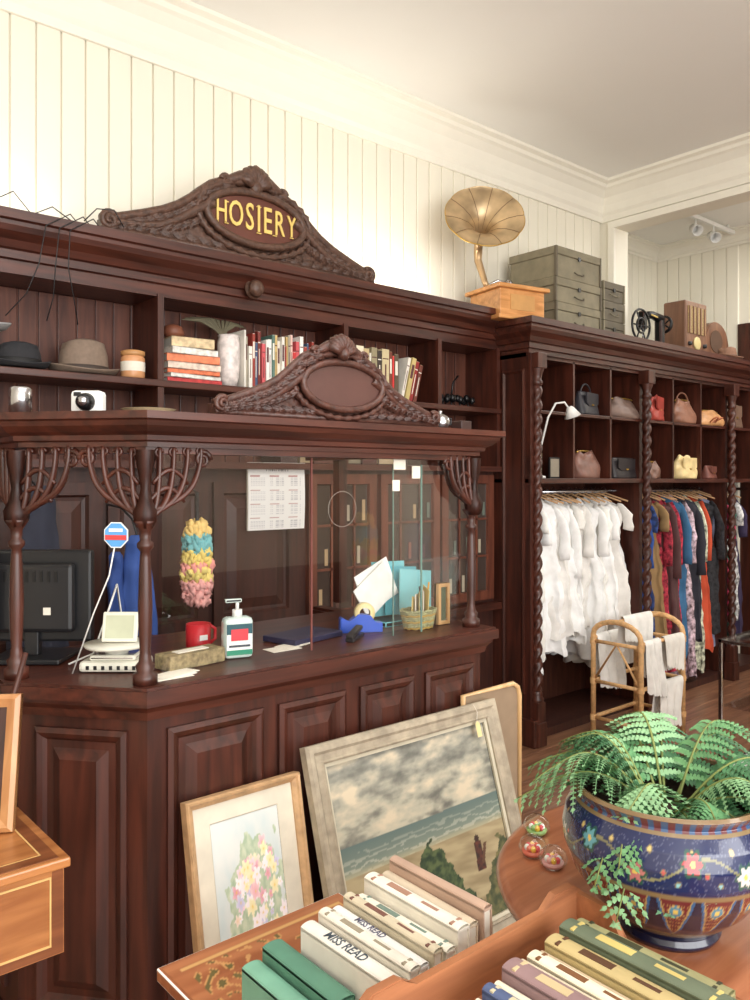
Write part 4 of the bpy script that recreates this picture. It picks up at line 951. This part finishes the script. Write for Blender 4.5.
# ---------------------------------------------------------------- round table
TX,TY,TR=1.600,.775,.460
b=B('round_table'); WRD=wood('round_table_wood',(148,88,58),(184,120,84),0,rough=.28,coat=.5)
b.lathe([(.001,.715),(TR-.03,.715),(TR-.005,.722),(TR,.735),(TR-.006,.745),(TR-.02,.75),(.001,.75)],WRD,Matrix.Translation((TX,TY,0)),96)
b.lathe([(.001,.715),(.09,.70),(.06,.64),(.035,.6),(.045,.5),(.065,.42),(.05,.36),(.035,.33),(.07,.30),(.08,.24),(.05,.2),(.001,.19)],WRD,Matrix.Translation((TX,TY,0)),28)
for k in range(3):
    a=k*2*pi/3+.5; d=V(math.cos(a),math.sin(a),0); b.tube([V(TX,TY,.25)+d*.04,V(TX,TY,.2)+d*.18,V(TX,TY,.08)+d*.3,V(TX,TY,.025)+d*.38],[.035,.03,.025,.022],WRD,8)
b.done()
for k,(x,y,c) in enumerate([(1.475,1.155,(150,190,120)),(1.385,1.095,(230,120,100)),(1.375,1.035,(230,170,170))]):
    b=B('glass_paperweight')
    gm=glassmat('paperweight_glass_%d'%k,(.97,1,.97,1),.08)
    M=Matrix.Translation((x,y,.7505))
    b.lathe([(.001,0),(.018,0),(.028,.012),(.030,.02),(.026,.032),(.015,.041),(.001,.044)],gm,M,24)
    for j in range(9):
        a=j*2*pi/8; r=.012 if j<8 else 0
        b.ell((x+r*math.cos(a),y+r*math.sin(a),.768),(.006,.006,.007),cm([c,(250,200,80),(230,90,100),(250,250,250)][j%4],.4),nu=8,nv=6)
    b.lathe([(.001,.003),(.02,.003),(.023,.012),(.001,.010)],cm(c,.4),M,20)
    b.done()
# ---------------------------------------------------------------- cloisonne bowl
bx,by=1.350,.765; ZS=1.18
b=B('cloisonne_bowl')
key=[(.001,0),(.085,0),(.09,.008),(.085,.016),(.10,.028),(.135,.055),(.165,.09),(.181,.125),(.184,.15),(.178,.175),(.165,.192),(.158,.20),(.164,.208),(.170,.214),(.166,.219),(.156,.216)]
pr=[]
for i in range(len(key)-1):
    n=2 if i<2 else 9
    for k in range(n): t=k/n; pr.append((key[i][0]*(1-t)+key[i+1][0]*t,key[i][1]*(1-t)+key[i+1][1]*t))
pr.append(key[-1]); NP=len(pr)-1
def bowlc(u,v):
    i=min(int(v*NP+.5),NP); r,z=pr[i]
    if z>.2135: return (120,96,66)
    if z>.197:
        return (60,90,130) if int(u*96)%2 else (104,50,56)
    if .192<z<.197: return (132,110,76)
    if z>.120:
        w=u*13; cx=round(w); up_=(-1)**cx; dx=(w-cx)*.085; dz=z-(.154+.010*up_); q=math.hypot(dx,dz); a=math.atan2(dz,dx)
        if q<.004: return (222,190,96)
        if q<.0125*(1+.22*math.cos(6*a)): return [(176,58,62),(208,202,196),(100,160,170),(186,110,110)][cx%4]
        if q<.017*(1+.18*math.cos(6*a)): return (40,78,66)
        vz=.154+.017*math.sin(u*13*pi+.8)
        if abs(z-vz)<.0018: return (130,126,90)
        w2=u*52; c2=round(w2); q2=math.hypot((w2-c2)*.021,z-(.154-.024*math.sin(c2*2.1)))
        if q2<.0030: return [(186,84,80),(130,180,184),(200,176,110)][c2%3]
        if q2<.0046: return (120,108,84)
        # fine cloud wire-work
        g=abs(math.sin(u*230+2*math.sin(z*260)))*abs(math.sin(z*430+2*math.sin(u*120)))
        if .40<g<.50: return (78,84,112)
        return (26,36,78)
    if z>.113: return (132,110,76)
    if z>.04:
        w=(u*16)%1-.5; t=(z-.04)/.073
        ww=.44*math.sqrt(max(0,t)); 
        if abs(w)<ww-.1:
            q=math.hypot(w*.07,z-.092)
            if q<.005: return (214,184,96)
            if q<.010: return (80,130,150)
            if q<.0115: return (190,160,96)
            g=abs(math.sin(w*40))*abs(math.sin(z*380))
            return (150,110,70) if g>.72 else (104,40,42)
        if abs(w)<ww-.06: return (166,138,84)
        if abs(w)<ww: return (52,92,132)
        return (24,28,52)
    if z>.03: return (132,110,70)
    return (24,28,54)
MB=Matrix.Translation((bx,by,.7505))@Matrix.Diagonal((1,1,ZS,1))
b.lathe(pr,VCG,MB,560,col=bowlc)
b.lathe([(.156,.216),(.15,.20),(.16,.17),(.15,.165),(.001,.17)],cm((60,44,34),.9,var=.4,scale=60),MB,40)
b.done(norm=True)
b=B('potted_fern')
G=[mat('fern_leaf_%d'%k,c,.55,var=.25,scale=30) for k,c in enumerate([(88,138,90),(110,160,110),(72,120,80),(134,176,128)])]
GS=cm((120,130,70),.6)
def frond(az,Ln,rise,droop,lw=.065,roll=0,z0=.965,r0=.03):
    # bipinnate frond: main stem, side pinnae, each pinna carrying small round lobes
    d=V(math.cos(az),math.sin(az),0); side=V(-d.y,d.x,0); o=V(bx,by,z0)+d*r0; mt=random.choice(G); N=17; P=[]; bd=ru(-.6,.6)
    for k in range(N+1):
        s=k/N; P.append(o+d*(Ln*s)+side*(bd*Ln*s*s*.5)+Z*(rise*math.sin(min(1,s*1.5)*pi/2)-droop*s**2.0))
    b.tube(P,[.0024*(1-.7*k/N)+.0004 for k in range(N+1)],GS,5)
    for k in range(2,N+1):
        s=k/N; l=lw*(math.sin(pi*min(1,.20+s*.80))**.7)*(1 if s<.97 else .6)+.006; T=(P[min(k+1,N)]-P[k-1]).normalized()
        nrm=side.cross(T).normalized()
        if nrm.z<0: nrm=-nrm
        for sg in (-1,1):
            l2=l*ru(.82,1.15); q=(side*sg*math.cos(roll)+nrm*math.sin(roll)*sg).normalized()
            D=(q+T*ru(.30,.65)+nrm*ru(-.3,.1)).normalized(); w=Ln/N*.50
            wv=(T-D*T.dot(D)).normalized(); nn=D.cross(wv)
            p=P[k]; nl=max(3,int(l2/.0075)); dr=Z*(-l2*.45)
            def C(t): return p+D*l2*t+dr*t*t
            # pinna midrib blade
            A=[b.v(C(t)+wv*.0016*(1-t*.7)) for t in (0,.5,1)]; E=[b.v(C(t)-wv*.0016*(1-t*.7)) for t in (0,.5,1)]
            for i in range(2): b.f([A[i],A[i+1],E[i+1],E[i]],mt)
            for j in range(nl):
                t=(j+.6)/nl; hw=l2/nl*.46; ll=w*(1.05-.62*t)+.002
                for s2 in (-1,1):
                    c0=C(t); e=wv*s2+D*.35; z_=nn*(.0012*s2)-Z*ll*.15
                    b.f([b.v(c0-D*hw),b.v(c0+e*ll*.6-D*hw*.95),b.v(c0+e*ll+z_),b.v(c0+e*ll*.6+D*hw*.95+z_*.5),b.v(c0+D*hw)],mt)
            tp=C(1.0); b.f([b.v(C(.93)-wv*.003),b.v(tp+D*.006),b.v(C(.93)+wv*.003)],mt)
def az(sx,sz):
    v=sr*sx-sf*sz; return math.atan2(v.y,v.x)
specs=[(-1,.10,.23,.09,.09),(-1,-.5,.23,.10,.08),(-.7,-.9,.22,.12,.07),(-.2,-1,.22,.12,.08),(.3,-1,.24,.13,.08),(.8,-.7,.27,.12,.08),(1,-.1,.28,.10,.10),(1,.5,.24,.07,.13),
(-.70,.8,.17,.04,.17),(-.25,1,.13,.03,.14),(.6,.8,.17,.05,.11),(-.6,-.3,.16,.13,.05),(.5,-.4,.17,.15,.04),(-.2,.3,.13,.09,.06),(.6,.3,.18,.10,.08),(-1,-.2,.21,.12,.08),(.0,-.6,.17,.15,.05),(-.5,.4,.17,.07,.11),(.2,.6,.13,.07,.09),(-.85,.45,.18,.05,.13),(.1,.9,.14,.04,.12),(.85,.05,.22,.12,.08),(-.3,-.2,.14,.12,.04)]
for sx,sz,Ln,ri,dr in specs: frond(az(sx,sz)+ru(-.1,.1),Ln,ri,dr,lw=.046+Ln*.09,roll=ru(-.25,.25))
b.done(norm=False)
# ---------------------------------------------------------------- lights
def area(name,loc,rot,sx,sy,power,col=(1,1,1)):
    l=bpy.data.lights.new(name,'AREA'); l.shape='RECTANGLE'; l.size=sx; l.size_y=sy; l.energy=power; l.color=col
    o=bpy.data.objects.new(name,l); bpy.context.scene.collection.objects.link(o); o.location=loc; o.rotation_euler=rot; return o
area('shop_window_light',(.5,-2.7,2.0),(pi/2,0,0),5.2,2.6,275,(1,.985,.96))
area('ceiling_fill_light',(1.0,.3,3.6),(0,0,0),3.0,2.0,55,(1,.98,.94))  # added soft fill below the ceiling, not a fixture of the shop
area('annex_light',(6.2,1.4,3.6),(0,0,0),1.4,2.5,60,(1,.98,.95))
area('cornice_uplight',(2.8,3.36,2.58),(pi,0,0),1.2,.1,6,(1,.95,.85))
area('cornice_uplight.001',(.4,3.36,2.58),(pi,0,0),1.6,.1,3.5,(1,.96,.88))
w=bpy.data.worlds.new('World'); bpy.context.scene.world=w; w.use_nodes=True
w.node_tree.nodes['Background'].inputs[0].default_value=(.9,.95,1,1); w.node_tree.nodes['Background'].inputs[1].default_value=1.0
# ---------------------------------------------------------------- camera
cd=bpy.data.cameras.new('Camera'); cam=bpy.data.objects.new('Camera',cd); bpy.context.scene.collection.objects.link(cam)
cam.location=(0,0,H); cam.rotation_euler=(pi/2,0,-math.atan2(.652,.758)); cd.sensor_width=36; cd.lens=29.3; cd.shift_y=-.02; cd.clip_start=.05
bpy.context.scene.camera=cam
vs=bpy.context.scene.view_settings; vs.view_transform='Standard'; vs.exposure=0.0
